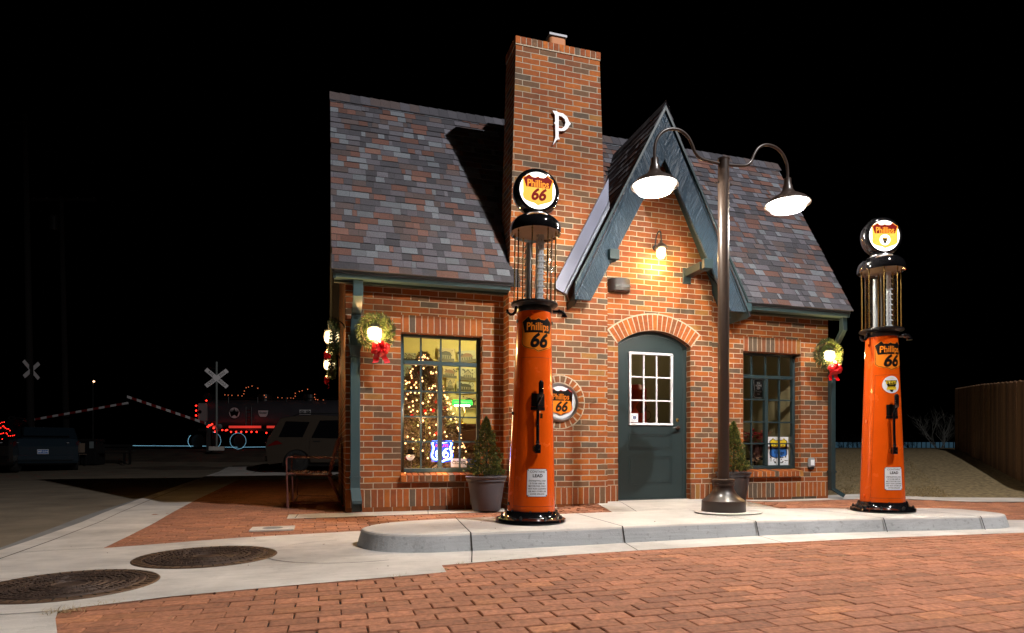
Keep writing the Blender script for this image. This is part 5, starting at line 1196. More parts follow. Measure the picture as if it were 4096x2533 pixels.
MB().box((-.045, 0, 0), (.075, .003, .10)).build('plate', mat('plate_blue', (.08, .14, .36), .3), t, bevel=.001, segs=1); text('OK66', .035, M['signwhite'], 'lettering', t, f=lambda x, z: (x+.01, -.001, z+.055))
t = thing('snowman_ornament', 'small flat snowman head with black top hat at the bottom left of the left window', 'ornament', (.985, 7.50, .50))
b = MB(); b.prism([(.050*cos(2*pi*i/24), .043*sin(2*pi*i/24)+.135) for i in range(24)], 0, .006); b.build('face', M['white'], t)
b = MB(); b.prism([(.06*cos(2*pi*i/24), .012*sin(2*pi*i/24)+.172) for i in range(24)], -.004, -.001); b.prism([(-.03, .172), (.03, .172), (.034, .225), (-.034, .225)], -.006, -.0045); b.build('top_hat', M['ink'], t)
MB().prism([(-.022, .140), (.014, .132), (.014, .142)], -.006, -.003).prism([(-.02, .112), (0, .106), (.02, .112), (0, .110)], -.006, -.003).build('nose_and_smile', M['ink'], t)
MB().tube([(0, .004, .10), (.01, .004, .0)], .003, 6).build('stick', M['bark'], t)
# desk, lamp, cup
t = thing('cabinet', 'dark wooden cabinet behind the left window under the green lamp', 'cabinet', (0, 0, 0))
MB().box((1.72, 8.45, .02), (2.7, 8.98, 1.05)).build('carcass', M['wood'], t, bevel=.01); MB().box((1.69, 8.42, 1.052), (2.73, 8.985, 1.085)).build('top', M['wood'], t, bevel=.006)
b = MB()
for i in range(3): b.box((1.75, 8.435, .08+i*.32), (2.66, 8.448, .36+i*.32))
b.build('drawers', M['wood'], t, bevel=.004, segs=1)
t = thing('bankers_lamp', 'green glass bankers lamp lit on the cabinet behind the left window', 'desk lamp', (1.86, 8.62, 1.086))
M['greenglass'] = mat('lit_green_glass', (.02, .5, .08), .15, emis=(.02, .85, .10), estr=1.3)
b = MB(); P = [(.075*cos(R(12+i*15.5)), .095*sin(R(12+i*15.5))+.25) for i in range(11)]
for i in range(10): b.face([(-.135, P[i][0]-.02, P[i][1]), (.135, P[i][0]-.02, P[i][1]), (.135, P[i+1][0]-.02, P[i+1][1]), (-.135, P[i+1][0]-.02, P[i+1][1])])
for sx in (-1, 1): b.face([(sx*.135, p[0]-.02, p[1]) for p in P])
b.build('glass_shade', M['greenglass'], t, smooth=True)
MB().tube([(-.11, -.02, .262), (.11, -.02, .262)], .012, 8).build('bulb', emi('desk_bulb', (1, .95, .75), 9), t)
MB().tube([(.0, 0, .02), (.0, 0, .06), (.05, .01, .16), (.03, .02, .26), (0, 0, .32)], .008, 8).lathe([(.07, 0), (.065, .012), (.02, .022), (.012, .05)], 24, (0, 0, 0)).build('stand', M['brass'], t, smooth=True)
MB().tube([(-.09, -.05, .25), (-.09, -.05, .16)], .002, 5).build('pull_chain', M['brass'], t)
lamp('POINT', 'desk_lamp_light', (0, -.03, .22), 2.5, (1, .9, .6), .04, parent=t)
t = thing('candle_cup', 'glowing cream candle jar on the cabinet right of the green lamp', 'candle', (2.12, 8.58, 1.086)); MB().lathe([(.045, 0), (.05, .005), (.05, .12), (.001, .118)], 24).build('jar', mat('candle_wax', (.8, .6, .35), .5, emis=(1, .55, .2), estr=.9), t, smooth=True); MB().lathe([(.052, .12), (.052, .13), (.045, .13)], 24, cap=False).build('rim', M['brass'], t)
# old station photographs pinned on the back wall
sky_ = [mat('print_sky_%d' % i, c, .5) for i, c in enumerate(((.36, .38, .30), (.22, .30, .30), (.42, .36, .22)))]
gnd = mat('print_ground', (.05, .05, .035), .5, var=.5, vscale=40); dk = mat('print_dark', (.015, .022, .018), .5); rd_ = mat('print_roof', (.16, .08, .05), .5); wl_ = mat('print_wall', (.26, .25, .20), .5, var=.4, vscale=50)
def photo(x, z, w, h, tilt, kind, label):
    t = thing('photograph', label, 'photograph', (x, 8.985, z), 0, 'old station photographs on the yellow wall'); t.rotation_euler = (0, R(tilt), 0)
    r_ = random.Random(int(x*100+z*10)); sk = sky_[r_.randrange(3)]
    MB().box((-w/2, -.004, -h/2), (w/2, 0, h/2)).build('print', sk, t)
    b = MB(); b.prism([(-w*.49, -h*.48), (w*.49, -h*.48), (w*.49, -h*.25), (-w*.49, -h*.2)], -.0055, -.005); b.build('ground_tone', gnd, t)
    b = MB()
    if kind == 0: b.prism([(-w*.35, -h*.28), (w*.30, -h*.28), (w*.30, .0), (-w*.35, .02)], -.0065, -.006)
    else: b.prism([(-w*.25, -h*.28), (w*.18, -h*.28), (w*.18, h*.1), (-w*.03, h*.38), (-w*.25, h*.1)], -.0065, -.006)
    b.build('building_tone', wl_, t)
    b = MB()
    if kind == 0: b.prism([(-w*.42, 0), (w*.36, -.01), (w*.22, h*.22), (-w*.05, h*.30), (-w*.30, h*.2)], -.0075, -.007)
    else: b.prism([(-w*.30, h*.06), (-w*.03, h*.42), (w*.23, h*.06), (w*.17, h*.06), (-w*.03, h*.32), (-w*.24, h*.06)], -.0075, -.007)
    b.build('roof_tone', rd_ if r_.random() < .4 else dk, t)
    b = MB()
    for k in range(5):
        xx = -w*.3+k*w*.13; b.box((xx, -.0085, -h*.27), (xx+w*.07, -.008, -h*.06))
    for k in range(9):
        xx = r_.uniform(.2, .47)*w*r_.choice((-1, 1)); zz = r_.uniform(.0, .4)*h; s_ = w*r_.uniform(.02, .06); b.prism([(xx-s_, zz-s_), (xx+s_, zz-s_*.6), (xx+s_*.5, zz+s_), (xx-s_*.6, zz+s_*.8)], -.0085, -.008)
    b.build('dark_detail', dk, t)
def wp(a, b_, c_, d_):
    """picture box on the back wall"""
    px0, px1, py0, py1 = 1590+a/2.653, 1590+b_/2.653, 1330+c_/2.653, 1330+d_/2.653
    u = ((px0+px1)/2-2048)/2480; k = cos(YAW)-u*sin(YAW); sc = 8.985/(2480*k)
    return 8.985*(u*cos(YAW)+sin(YAW))/k, .7+(1806-(py0+py1)/2)*sc, (px1-px0)*sc/k*1.0, (py1-py0)*sc
for (bx, tl, kd, lb) in (((65, 195, 218, 305), 0, 1, 'photograph of a small cottage, top left in the left window'), ((430, 606, 170, 310), 1, 0, 'photograph of a canopied station, top row just right of the tree tip'),
    ((640, 832, 195, 320), -7, 0, 'tilted photograph of a red roofed house, top right in the left window'), ((62, 155, 350, 515), 2, 1, 'photograph left of the tree, second row in the left window'),
    ((480, 632, 372, 485), 3, 0, 'photograph of a station forecourt under the crossbar'), ((668, 832, 380, 510), 2, 1, 'photograph of a gabled station with pumps, right edge of the second row'),
    ((515, 606, 490, 620), 3, 1, 'narrow printed card among the photographs, middle of the window'), ((627, 817, 522, 630), 0, 0, 'photograph of a white canopied station, above the green lamp'), ((690, 845, 670, 805), 0, 0, 'photograph behind the green desk lamp')):
    x, z, w, h = wp(*bx); photo(x, z, w, h, tl, kd, lb)

# ---------------------------------------------------------------- right window and door interior
lamp('POINT', 'back_room_light', (5.0, 8.4, 2.35), 5, (1, .86, .55), .15)
t = thing('window_poster', 'white and blue poster with yellow topped shield reading Village in the right window', 'poster', (6.262, 7.45, .705))
MB().box((-.175, 0, -.205), (.175, .004, .205)).build('sheet', M['white'], t)
M['blue'] = mat('poster_blue', (.03, .15, .50), .4); M['yel'] = mat('poster_yellow', (.85, .62, .03), .4); M['pale'] = mat('poster_pale', (.35, .45, .6), .5)
PS = [(x*.31, z*.31+.03) for x, z in shield(1, 1)]
s1 = flat('shield_outline', PS, M['ink'], t, fr_(-.001)); flat('blue_field', [(x*.93, (z-.03)*.94+.03) for x, z in PS], M['blue'], s1, fr_(-.0014))
bd = [(x*.93, z*.94+.03) for x, z in shield_band(.31, .31, .05)]; bd = [(x*.93, z*.94+.03) for x, z in shield_band(.31, .31, .022)]; flat('yellow_band', bd, M['yel'], s1, fr_(-.0018))
text('ROUTE 66', .040, M['ink'], 'lettering', s1, offset=.0006, sx=1.1, f=lambda x, z: (x, -.0024, z+.080)); text('HISTORICAL', .020, M['ink'], 'lettering', s1, f=lambda x, z: (x-.02, -.0024, z+.032)); text('Village', .074, M['ink'], 'lettering', s1, offset=.0008, sx=.95, f=lambda x, z: (x+.01, -.0026, z-.022))
b = MB(); b.prism([(-.17, -.20), (.17, -.20), (.17, -.06), (.05, -.085), (-.05, -.10), (-.17, -.10)], -.0032, -.0030); b.build('pale_ground', M['signwhite'], s1)
b = MB(); r_ = random.Random(3)
for k in range(26):
    x = r_.uniform(-.16, .15); z = r_.uniform(-.18, -.09); b.box((x, -.0038, z), (x+r_.uniform(.006, .03), -.0034, z+r_.uniform(.004, .02)))
for k in range(3): x = -.145+.012*k; b.box((x, -.0038, -.15), (x+.004, -.0034, .08))
b.build('drawing_lines', M['pale'] if 0 else M['ink'], s1)
t = thing('chalkboard', 'small black chalkboard with white scroll lettering hung in the right window', 'chalkboard', (6.04, 7.60, 1.61))
MB().box((-.10, 0, -.145), (.10, .01, .145)).build('board', M['ink'], t); M['chalk'] = mat('chalk', (.35, .35, .32), .9)
MB().tube([(-.09, .005, .14), (-.09, .005, .50)], .0015, 4).tube([(.09, .005, .14), (.09, .005, .50)], .0015, 4).build('wires', M['ink'], t)
outline([(-.08, .12), (0, .135), (.08, .12), (.07, .0), (.08, -.11), (0, -.13), (-.08, -.11), (-.07, 0)], .0022, M['chalk'], 'scroll_border', t, -.002)
for s_, z in (('the', .085), ('HOME', .045), ('OF', .005), ('Route', -.035), ('66', -.075)): text(s_, .042, M['chalk'], 'lettering', t, f=lambda x, zz, z=z: (x, -.002, zz+z))
t = thing('poinsettia', 'dark red poinsettia plant on a stand behind the right window', 'poinsettia', (6.20, 7.86, 0))
b = MB(); r_ = random.Random(8)
for i in range(170):
    a = r_.uniform(0, 2*pi); rr = .26*r_.random()**.6; c = Vector((rr*cos(a), rr*sin(a)*.7, 1.02-.5*rr+r_.uniform(-.08, .08))); d = Vector((cos(a), sin(a), r_.uniform(-.5, .4))).normalized(); s_ = d.cross(Vector((0, 0, 1))).normalized()*.025; l = r_.uniform(.06, .1)
    b.face([c, c+d*l*.5+s_, c+d*l, c+d*l*.5-s_])
b.build('bracts', mat('poinsettia_red', (.30, .01, .015), .5), t, recalc=False); MB().lathe([(.08, .60), (.12, .80), (.13, .84), (.001, .83)], 20).build('pot', M['wood'], t, smooth=True); MB().lathe([(.16, .57), (.17, .60), (.001, .60)], 20).tube([(0, 0, .03), (0, 0, .58)], .03, 8).build('stand', M['blackmat'], t)
b = MB()
for i in range(60):
    a = r_.uniform(0, 2*pi); c = Vector((.06*cos(a)-.16, -.18+.05*sin(a), r_.uniform(.50, .68))); d = Vector((r_.uniform(-1, 1), r_.uniform(-1, 1), r_.uniform(0, 1))).normalized()*.05; s_ = Vector((.008, 0, .008)); b.face([c-s_, c+s_, c+d])
tag(b.build('dried_flowers', mat('dried_flower', (.25, .14, .07), .8), None, recalc=False, loc=(6.20, 7.86, 0)), 'brown dried flower bunch low behind the right window', 'dried flowers')
t = thing('display_pump', 'dim red old pump standing inside behind the door glass', 'gas pump', (4.60, 8.6, .02))
MB().lathe([(.20, 0), (.18, .1), (.15, 1.5), (.16, 1.62), (.10, 1.70), (.001, 1.72)], 28).build('body', mat('red_enamel', (.45, .02, .01), .3), t, smooth=True); MB().lathe([(.001, -.17), (.09, -.165)], 24, (0, 0, 1.35), 'y').build('badge', M['ink'], t)
for x, z, r0, lb in ((4.98, 1.30, .09, 'small round plate on the inner wall seen through the upper right door glass'), (5.02, 1.05, .10, 'pale shield plate on the inner wall low behind the door glass')):
    t = thing('wall_plate_sign', lb, 'wall sign', (x+.12, 9.26, z+.25)); MB().lathe([(r0, 0), (r0, -.01), (.001, -.012)], 32, axis='y').build('disc', M['room2'], t); MB().lathe([(r0*.8, -.013), (r0*.7, -.014)], 32, axis='y', cap=False).build('ring', M['ink'], t)

# ---------------------------------------------------------------- fence, bank and shrubs on the right
A_, B_ = Vector((10.0, 6.05)), Vector((18.65, 14.4)); nfl = 88
t = thing('board_fence', 'tall brown board fence running up the bank at the right edge', 'fence', (0, 0, 0))
b = MB(); r_ = random.Random(21); dirv = (B_-A_).normalized(); nrm = Vector((-dirv.y, dirv.x))
for i in range(nfl):
    for_p = A_+(B_-A_)*(i/nfl); q_ = A_+(B_-A_)*((i+.93)/nfl); z0 = zg(*for_p)-.05; z1 = zg(*for_p)+1.83+.012*(i % 3); o_ = nrm*r_.uniform(0, .006)
    P = [for_p+o_, q_+o_, q_+o_-nrm*.018, for_p+o_-nrm*.018]; tt = r_.random()
    lo = [(p.x, p.y, z0) for p in P]; hi = [(p.x, p.y, z1) for p in P]; b.face(hi, None, tt)
    for k in range(4): b.face([lo[k], lo[(k+1) % 4], hi[(k+1) % 4], hi[k]], None, tt)
b.build('fence_boards', M['boards'], t)
for i in range(6):
    p = A_+(B_-A_)*(i/5)-nrm*.08; MB().box((p.x-.045, p.y-.045, zg(*p)-.1), (p.x+.045, p.y+.045, zg(*p)+1.75)).build('fence_post', M['boards'], t)
for h in (.3, 1.0, 1.6):
    b = MB(); pts = [(A_+(B_-A_)*(i/12)-nrm*.045) for i in range(13)]; b.tube([(p.x, p.y, zg(*p)+h) for p in pts], .03, 4); b.build('fence_rail', M['boards'], t)
def shrub(loc, h, seed, label, m):
    r_ = random.Random(seed); t = MB()
    def br(p, d, l, r, k):
        n = 4; pts = [p]
        for i in range(n):
            d = (d+Vector((r_.uniform(-.25, .25), r_.uniform(-.25, .25), r_.uniform(-.05, .15)))).normalized(); pts.append(pts[-1]+d*l/n)
        t.tube(pts, [r*(1-.5*i/n) for i in range(n+1)], 3, cap=False)
        if k:
            for q in range(r_.randint(3, 4)):
                i = r_.randint(1, n); br(pts[i], (d+Vector((r_.uniform(-.9, .9), r_.uniform(-.9, .9), r_.uniform(-.2, .6)))).normalized(), l*r_.uniform(.5, .75), r*.55, k-1)
    for i in range(6):
        a = r_.uniform(0, 2*pi); br(Vector((.1*cos(a), .1*sin(a), -.05)), Vector((cos(a)*.6, sin(a)*.6, 1)).normalized(), h*.5, .012*h, 3)
    return tag(t.build('bare_shrub', m, None, recalc=False, loc=loc), label, 'shrub', 'leafless shrubs beyond the lawn')
tw = mat('grey_twig', (.10, .10, .09), .8); tw2 = mat('dark_twig', (.02, .018, .015), .9)
p = bgp(3760, 24); shrub((p.x, p.y, zg(p.x, p.y)), 1.6, 4, 'pale leafless shrub beside the far end of the board fence', tw)
for i, px in enumerate((3375, 3430, 3490, 3590, 3650)):
    p = bgp(px, 50); shrub((p.x, p.y, zg(p.x, p.y)-.2), 1.5+.4*(i % 2), 30+i, ['first dark leafless shrub right of the station corner', 'second dark leafless shrub right of the station corner', 'dark leafless shrub just left of the right pump', 'dark leafless shrub just right of the right pump', 'dark leafless shrub halfway between the right pump and the pale shrub'][i], tw2)
t = thing('distant_glow_strip', 'long low pale blue strip with added glow far beyond the dark lawn', 'glowing strip', (0, 0, 0))
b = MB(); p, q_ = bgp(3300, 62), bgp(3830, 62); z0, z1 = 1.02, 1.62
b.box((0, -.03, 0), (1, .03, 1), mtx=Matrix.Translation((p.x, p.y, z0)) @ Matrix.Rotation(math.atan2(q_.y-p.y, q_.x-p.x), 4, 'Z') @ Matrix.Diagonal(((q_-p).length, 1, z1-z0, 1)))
b.build('glow_panel', mat('painted_glow_panel', (.2, .3, .4), .6, emis=(.18, .42, .62), estr=.09, sample=False), t)  # panel's own emission stands in for light falling on a far surface
b = MB()
for i in range(30):
    c = p+(q_-p)*(i/29); b.tube([(c.x-.05, c.y-.1, .6), (c.x-.05, c.y-.1, 1.7)], .05, 4)
b.build('strip_uprights', tw2, t)

# ---------------------------------------------------------------- cars
def car(name, label, loc, rz, L, W, H, paint, suv=True, plate=None, dim=1):
    t = thing(name, label, 'car', loc, rz, None); rw = .36
    wb0, wb1 = .95, L-.98
    def arch(cx, r=.42, n=10): return [(cx+r*cos(pi-pi*i/n), .30+r*sin(pi-pi*i/n)) for i in range(n+1)]
    low = [(.06, .32), (.10, .24)]+arch(wb0)+arch(wb1)+[(L-.12, .24), (L-.02, .38), (L, .66), (L-.10, .80), (L-.5, .94), (L-1.25, 1.03)]
    if suv: up_ = [(L-1.25, 1.03), (L-2.05, H-.13), (L-2.5, H-.04), (L-3.4, H), (.75, H-.05), (.42, H-.12), (.25, H-.42), (.06, 1.02), (0, .82)]
    else: up_ = [(L-1.35, 1.0), (L-2.15, H-.08), (L-2.7, H), (L-3.4, H-.03), (.62, 1.08), (.10, 1.05), (0, .80)]
    prof_ = low+up_[1:]
    secs = [(-W/2, .90, 0), (-W/2+.10, .985, 0), (-W/2+.22, 1, 0), (W/2-.22, 1, 0), (W/2-.10, .985, 0), (W/2, .90, 0)]
    b = MB(); rings = []
    for y, k, _ in secs:
        ring = []
        for (x, z) in prof_:
            tum = max(0, (z-1.0))/(H-1.0) if z > 1 else 0
            yy = y*(1-.16*tum); cx = x if k == 1 else x+(.04 if x < L/2 else -.04)*(1-k)*8
            ring.append((cx, yy, z-(1-k)*.12*(1 if z > .5 else 0)))
        rings.append(ring)
    n = len(prof_)
    for i in range(len(rings)-1):
        for k in range(n): b.face([rings[i][k], rings[i][(k+1) % n], rings[i+1][(k+1) % n], rings[i+1][k]])
    for r_ in (rings[0], rings[-1]): b.face(r_)
    bo = b.build('body', paint, t, smooth=True, angle=40)
    def yat(z): return (W/2)*(1-.16*max(0, (z-1.0))/(H-1.0))
    for sy in (-1, 1):
        wins = [[(.42, 1.10), (1.15, 1.10), (1.35, H-.22), (.62, H-.20)], [(1.42, 1.08), (2.32, 1.06), (2.32, H-.16), (1.66, H-.17)], [(2.40, 1.06), (L-1.55, 1.06), (L-2.12, H-.18), (2.40, H-.16)]] if suv else [[(1.2, 1.06), (2.2, 1.06), (2.2, H-.12), (1.75, H-.16)], [(2.28, 1.06), (L-1.55, 1.04), (L-2.2, H-.14), (2.28, H-.12)]]
        for wq in wins:
            f_ = MB(); f_.face([(x, sy*(yat(z)+.006), z-.014) for x, z in wq]); f_.build('side_window', M['autoglass'], t, recalc=False)
        f_ = MB()
        for x, z in ((1.5, .94), (2.4, .94)): f_.box((x, sy*(W/2+.004)-.012, z), (x+.20, sy*(W/2+.004)+.014, z+.035))
        f_.build('door_handles', M['blackmat'], t, bevel=.005, segs=1)
        f_ = MB()
        for x in (1.36, 2.35): f_.box((x, sy*(W/2+.001)-.002, .45), (x+.008, sy*(W/2+.001)+.002, 1.02))
        f_.build('door_seams', M['ink'], t)
        f_ = MB(); f_.face([(.04, sy*(W/2-.02), .80), (.10, sy*(W/2+.005), .80), (.55, sy*(W/2+.008), .88), (.40, sy*(W/2+.008), .98), (.08, sy*(W/2+.004), .96), (.02, sy*(W/2-.05), .94)]); f_.build('tail_light', mat('tail_lens', (.12, .005, .005), .15), t, recalc=False)
        if suv:
            f_ = MB(); f_.tube([(.8, sy*W*.36, H-.04), (1.0, sy*W*.36, H+.04), (3.0, sy*W*.36, H+.05), (3.3, sy*W*.36, H-.02)], .018, 8); f_.build('roof_rail', M['blackmat'], t)
    f_ = MB()
    if suv: f_.face([(.05, -W*.36, 1.08), (.05, W*.36, 1.08), (.235, W*.33, H-.34), (.235, -W*.33, H-.34)])
    else: f_.face([(.64, -W*.36, 1.11), (.64, W*.36, 1.11), (1.25, W*.31, H-.07), (1.25, -W*.31, H-.07)])
    f_.build('rear_window', M['autoglass'], t, recalc=False)
    f_ = MB(); f_.box((-.03, -.15, .55 if not suv else .72), (-.012, .15, .70 if not suv else .87)); pl = f_.build('number_plate', M['signwhite'], t)
    if plate:
        flat('plate_blue_ground', [(-.14, -.06), (.14, -.06), (.14, .06), (-.14, .06)], M['blue'], pl, lambda x, z: (-.032, -x, z+.625)); text(plate, .085, M['signwhite'], 'lettering', pl, offset=.003, f=lambda x, z: (-.034, -x, z+.625))
    f_ = MB()
    for sy in (-1, 1): f_.lathe([(.001, -.02), (.05, 0), (.001, .02)], 12, (-.02, sy*(W/2-.28), .92))
    f_.build('tail_reflector_glints', M['signwhite'], t)  # white beads painted in for glints off the tail reflectors
    f_ = MB(); f_.box((-.05, -W*.44, .34), (.06, W*.44, .50)); f_.build('bumper', paint, t, bevel=.03)
    for wx in (wb0, wb1):
        for sy in (-1, 1):
            wl2 = MB().lathe([(.24, -.11), (rw-.02, -.11), (rw, -.08), (rw, .08), (rw-.02, .11), (.24, .11)], 32, (wx, sy*(W/2-.13), rw-.02), 'y', cap=False).build('wheel', M['tyre'], t, smooth=True)
            rm_ = MB(); rm_.lathe([(.24, sy*.10), (.235, sy*.07), (.06, sy*.085), (.001, sy*.095)], 24, (wx, sy*(W/2-.13), rw-.02), 'y', cap=False); rm_.build('rim', M['steel'] if 0 else M['blackmat'], wl2)
    MB().box((.5, -W/2+.12, .18), (L-.5, W/2-.12, .5)).build('underbody', M['ink'], t)
    return t
champ = mat('champagne_car_paint', (.10, .078, .06), .2, .5, coat=.7); navy_ = mat('dark_blue_car_paint', (.022, .040, .058), .2, .3, coat=.8); blk = mat('black_car_paint', (.004, .004, .005), .15, coat=1)
p = bgp(1095, 20.2); car('parked_car', 'champagne parked car half hidden behind the station corner', (p.x, p.y, zg(p.x, p.y)+.02), R(-12), 4.9, 1.95, 1.80, champ)
p = bgp(172, 20.5); car('parked_car', 'dark blue car seen from behind with a lit number plate at the far left', (p.x, p.y, zg(p.x, p.y)+.02), R(107), 4.6, 1.9, 1.50, navy_, suv=False, plate='MF-214')
p = bgp(-110, 19.0); car('parked_car', 'black car cut off by the left edge of the picture', (p.x, p.y, zg(p.x, p.y)+.02), R(100), 4.7, 1.95, 1.75, blk)
# red reflections on a car window, done as glowing dots on an added stake
M['redled'] = emi('red_led', (1, .018, .010), 6); M['cyanled'] = emi('cyan_led', (.30, .70, .95), 1.1)
b = MB(); base = bgp(20, 17.9)
for (px, py) in [(0, 1694), (8, 1690), (17, 1689), (3, 1712), (10, 1706), (14, 1704), (17, 1709), (22, 1713), (28, 1716), (34, 1716), (40, 1723), (0, 1736), (7, 1735), (14, 1733), (25, 1733), (29, 1737), (34, 1744), (42, 1744), (50, 1743), (57, 1742), (9, 1757)]:
    q_ = bgp(px, 17.9, zat(py, 17.9)); b.lathe([(.001, -.014), (.012, 0), (.001, .014)], 6, q_)
lights = b.build('reflection_dots', M['redled']); t = thing('red_window_reflections', 'tangle of small red lights standing in for window reflections at the extreme left edge', 'string lights', (0, 0, 0)); lights.parent = t
b = MB(); q0 = bgp(-8, 17.95); b.tube([(q0.x, q0.y, 0), (q0.x, q0.y, 1.6)], .02, 6); q1 = bgp(60, 17.95); b.tube([(q0.x, q0.y, 1.45), (q1.x, q1.y, 1.15)], .006, 4); b.tube([(q0.x, q0.y, 1.25), (q1.x, q1.y, 1.10)], .006, 4); b.build('added_stake_and_wire', M['blackmat'], t)

# ---------------------------------------------------------------- railway crossing, tank car
def face_cam(p): return math.atan2(p.y, p.x)-pi/2
WR = mat('reflective_white', (.80, .78, .80), .4)
def crossbuck(p, label, lettered=True, rz=0, zc=3.1, s=1.0, span=1.16):
    t = thing('crossbuck', label, 'railway sign', (p.x, p.y, p.z), rz, 'railway crossing signs')
    MB().tube([(0, .05, 0), (0, .05, zc+.75-p.z)], .05, 12).build('post', M['steel'] if 0 else mat('galvanised_post', (.25, .28, .27), .5, .5), t)
    MB().box((-.32, -.15, -.08), (.32, .25, .10)).build('footing', M['concrete'], t, bevel=.01)
    zz = zc-p.z
    for a, words in ((-41, ('RAIL', 'ROAD')), (41, ('CROS', 'SING'))):
        mt = Matrix.Translation((0, -.01 if a < 0 else -.03, zz)) @ Matrix.Rotation(R(-a), 4, 'Y')
        b = MB(); b.box((-span/2, -.005, -.092), (span/2, .005, .092), mtx=mt); bl_ = b.build('blade', WR, t)
        if lettered:
            for wd, sx in zip(words, (-.30, .30)): text(wd, .145, M['ink'], 'lettering', bl_, offset=.004, sx=.82, spacing=1.15, f=lambda x, z, mt=mt, sx=sx: mt @ Vector((x+sx*span/1.16, -.008, z)))
    return t
p = bgp(866.5, 28, .82); tc_ = crossbuck(p, 'white railroad crossing cross sign standing before the tank car', True, face_cam(p), zat(1513.6, 28))
MB().tube([(0, .05, zat(1473, 28)-.82), (-.55, .05, zat(1474, 28)-.82)], .015, 6).build('side_arm', M['blackmat'], tc_)
q_ = MB()
for sx in (-.22, .22): q_.lathe([(.001, -.05), (.11, -.045), (.12, 0), (.001, .05)], 20, (sx-.1, 0, zat(1706, 28)-.82), 'y')
q_.build('signal_heads', M['blackmat'], tc_)
q_ = MB()
for dx, dz in ((-.34, -.06), (-.16, .06), (-.28, 0), (-.10, -.12), (.25, -.2), (.40, -.21), (.45, -.19), (-.22, .02)): q_.lathe([(.001, -.07), (.035, -.07), (.001, -.02)], 10, (dx-.02, 0, zat(1703, 28)-.82+dz), 'y')
q_.build('red_lamps', M['redled'], tc_)
p = bgp(124, 30, .85); crossbuck(p, 'far left railroad crossing cross sign seen edge on in the dark', False, face_cam(p)+R(48), zat(1480, 30))
RD = mat('reflective_red', (.25, .02, .02), .4)
def gate(label, pa, pb, d, wid, n, base):
    a, b_ = bgp(pa[0], d, zat(pa[1], d)), bgp(pb[0], d, zat(pb[1], d)); t = thing('crossing_gate', label, 'crossing gate', (0, 0, 0), 0, 'striped crossing gate arms')
    q = MB()
    for k in (0, 1):
        q.mi = k
        for i in range(k, n, 2):
            s0, s1 = a+(b_-a)*(i/n), a+(b_-a)*((i+1)/n); q.face([s0+Vector((0, 0, wid/2)), s1+Vector((0, 0, wid/2)), s1-Vector((0, 0, wid/2)), s0-Vector((0, 0, wid/2))])
            off = Vector((.02, .05, 0)); q.face([s0+off+Vector((0, 0, wid/2)), s1+off+Vector((0, 0, wid/2)), s1+off-Vector((0, 0, wid/2)), s0+off-Vector((0, 0, wid/2))]); q.face([s0+Vector((0, 0, wid/2)), s1+Vector((0, 0, wid/2)), s1+off+Vector((0, 0, wid/2)), s0+off+Vector((0, 0, wid/2))])
    q.build('striped_arm', [WR, RD], t, recalc=False)
    q = MB(); g = zg(b_.x, b_.y); q.box((b_.x-.12, b_.y-.12, g-.1), (b_.x+.12, b_.y+.12, b_.z+.12)); q.build('gate_mast', M['blackmat'], t)
    return t
gate('striped crossing gate arm sloping down to the right towards the tank car', (508, 1587), (838, 1699), 29, .115, 17, 0)
gate('striped crossing gate arm sloping down to the left behind the dark blue car', (511, 1612), (70, 1690), 33, .115, 19, 0)
# tank car
d0 = 40; t = thing('tank_car', 'white railway tank car with round star emblem and strings of red lights', 'tank car', bgp(1090, d0, 0), -YAW)
PXM = d0/2480.0; X_ = lambda px: (px-1090)*PXM; Z_ = lambda py: zat(py, d0)
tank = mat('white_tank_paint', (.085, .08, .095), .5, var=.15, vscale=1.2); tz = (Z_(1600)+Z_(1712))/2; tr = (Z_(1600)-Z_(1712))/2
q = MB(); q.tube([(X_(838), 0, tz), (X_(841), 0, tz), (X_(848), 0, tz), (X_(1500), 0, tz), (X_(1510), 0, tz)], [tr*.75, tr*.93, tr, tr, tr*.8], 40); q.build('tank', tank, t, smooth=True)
q = MB(); q.tube([(X_(1060), 0, tz+tr*.8), (X_(1060), 0, tz+tr*1.35)], .45, 20); q.tube([(X_(1240), 0, tz+tr*.8), (X_(1240), 0, tz+tr*1.35)], .45, 20); q.build('dome', M['blackmat'], t)
q = MB(); q.box((X_(820), -.9, Z_(1726)), (X_(1500), .9, Z_(1716))); q.build('underframe', M['blackmat'], t)
q = MB()
for x0, x1 in ((865, 896), (942, 1068), (1090, 1130)): q.box((X_(x0), -.95, Z_(1715)), (X_(x1), -.93, Z_(1706)))
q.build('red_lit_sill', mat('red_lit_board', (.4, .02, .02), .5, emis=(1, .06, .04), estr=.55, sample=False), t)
q = MB()
for px, py in [(952+i*20, 1730) for i in range(6)]+[(1090, 1734), (896, 1727), (870, 1727), (890, 1729), (863, 1726)]+[(816, 1628), (816, 1647), (816, 1666), (816, 1683), (856, 1608)]: q.lathe([(.001, -.06), (.06, 0), (.001, .06)], 8, (X_(px), -1.0, Z_(py)))
q.build('red_lights', M['redled'], t)
M['amberled'] = emi('amber_led', (1, .22, .08), 1.1)
q = MB(); up_l = [(517, 542), (566, 546), (622, 549), (713, 549), (772, 558), (798, 526), (808, 484), (834, 436), (868, 425), (921, 411), (1008, 443), (1104, 548), (1130, 577), (1306, 581), (1368, 587), (1451, 592), (1498, 590), (1540, 593), (1565, 561), (1565, 518), (1626, 492), (1668, 480), (1749, 458), (1855, 534), (1853, 579), (1868, 608), (1900, 614), (1983, 618)]
for a, b_ in up_l: q.lathe([(.001, -.03), (.032, 0), (.001, .03)], 6, (X_(780+a/3.78), -.6, Z_(1440+b_/3.78)))
q.build('amber_lights', M['amberled'], t)
q = MB()
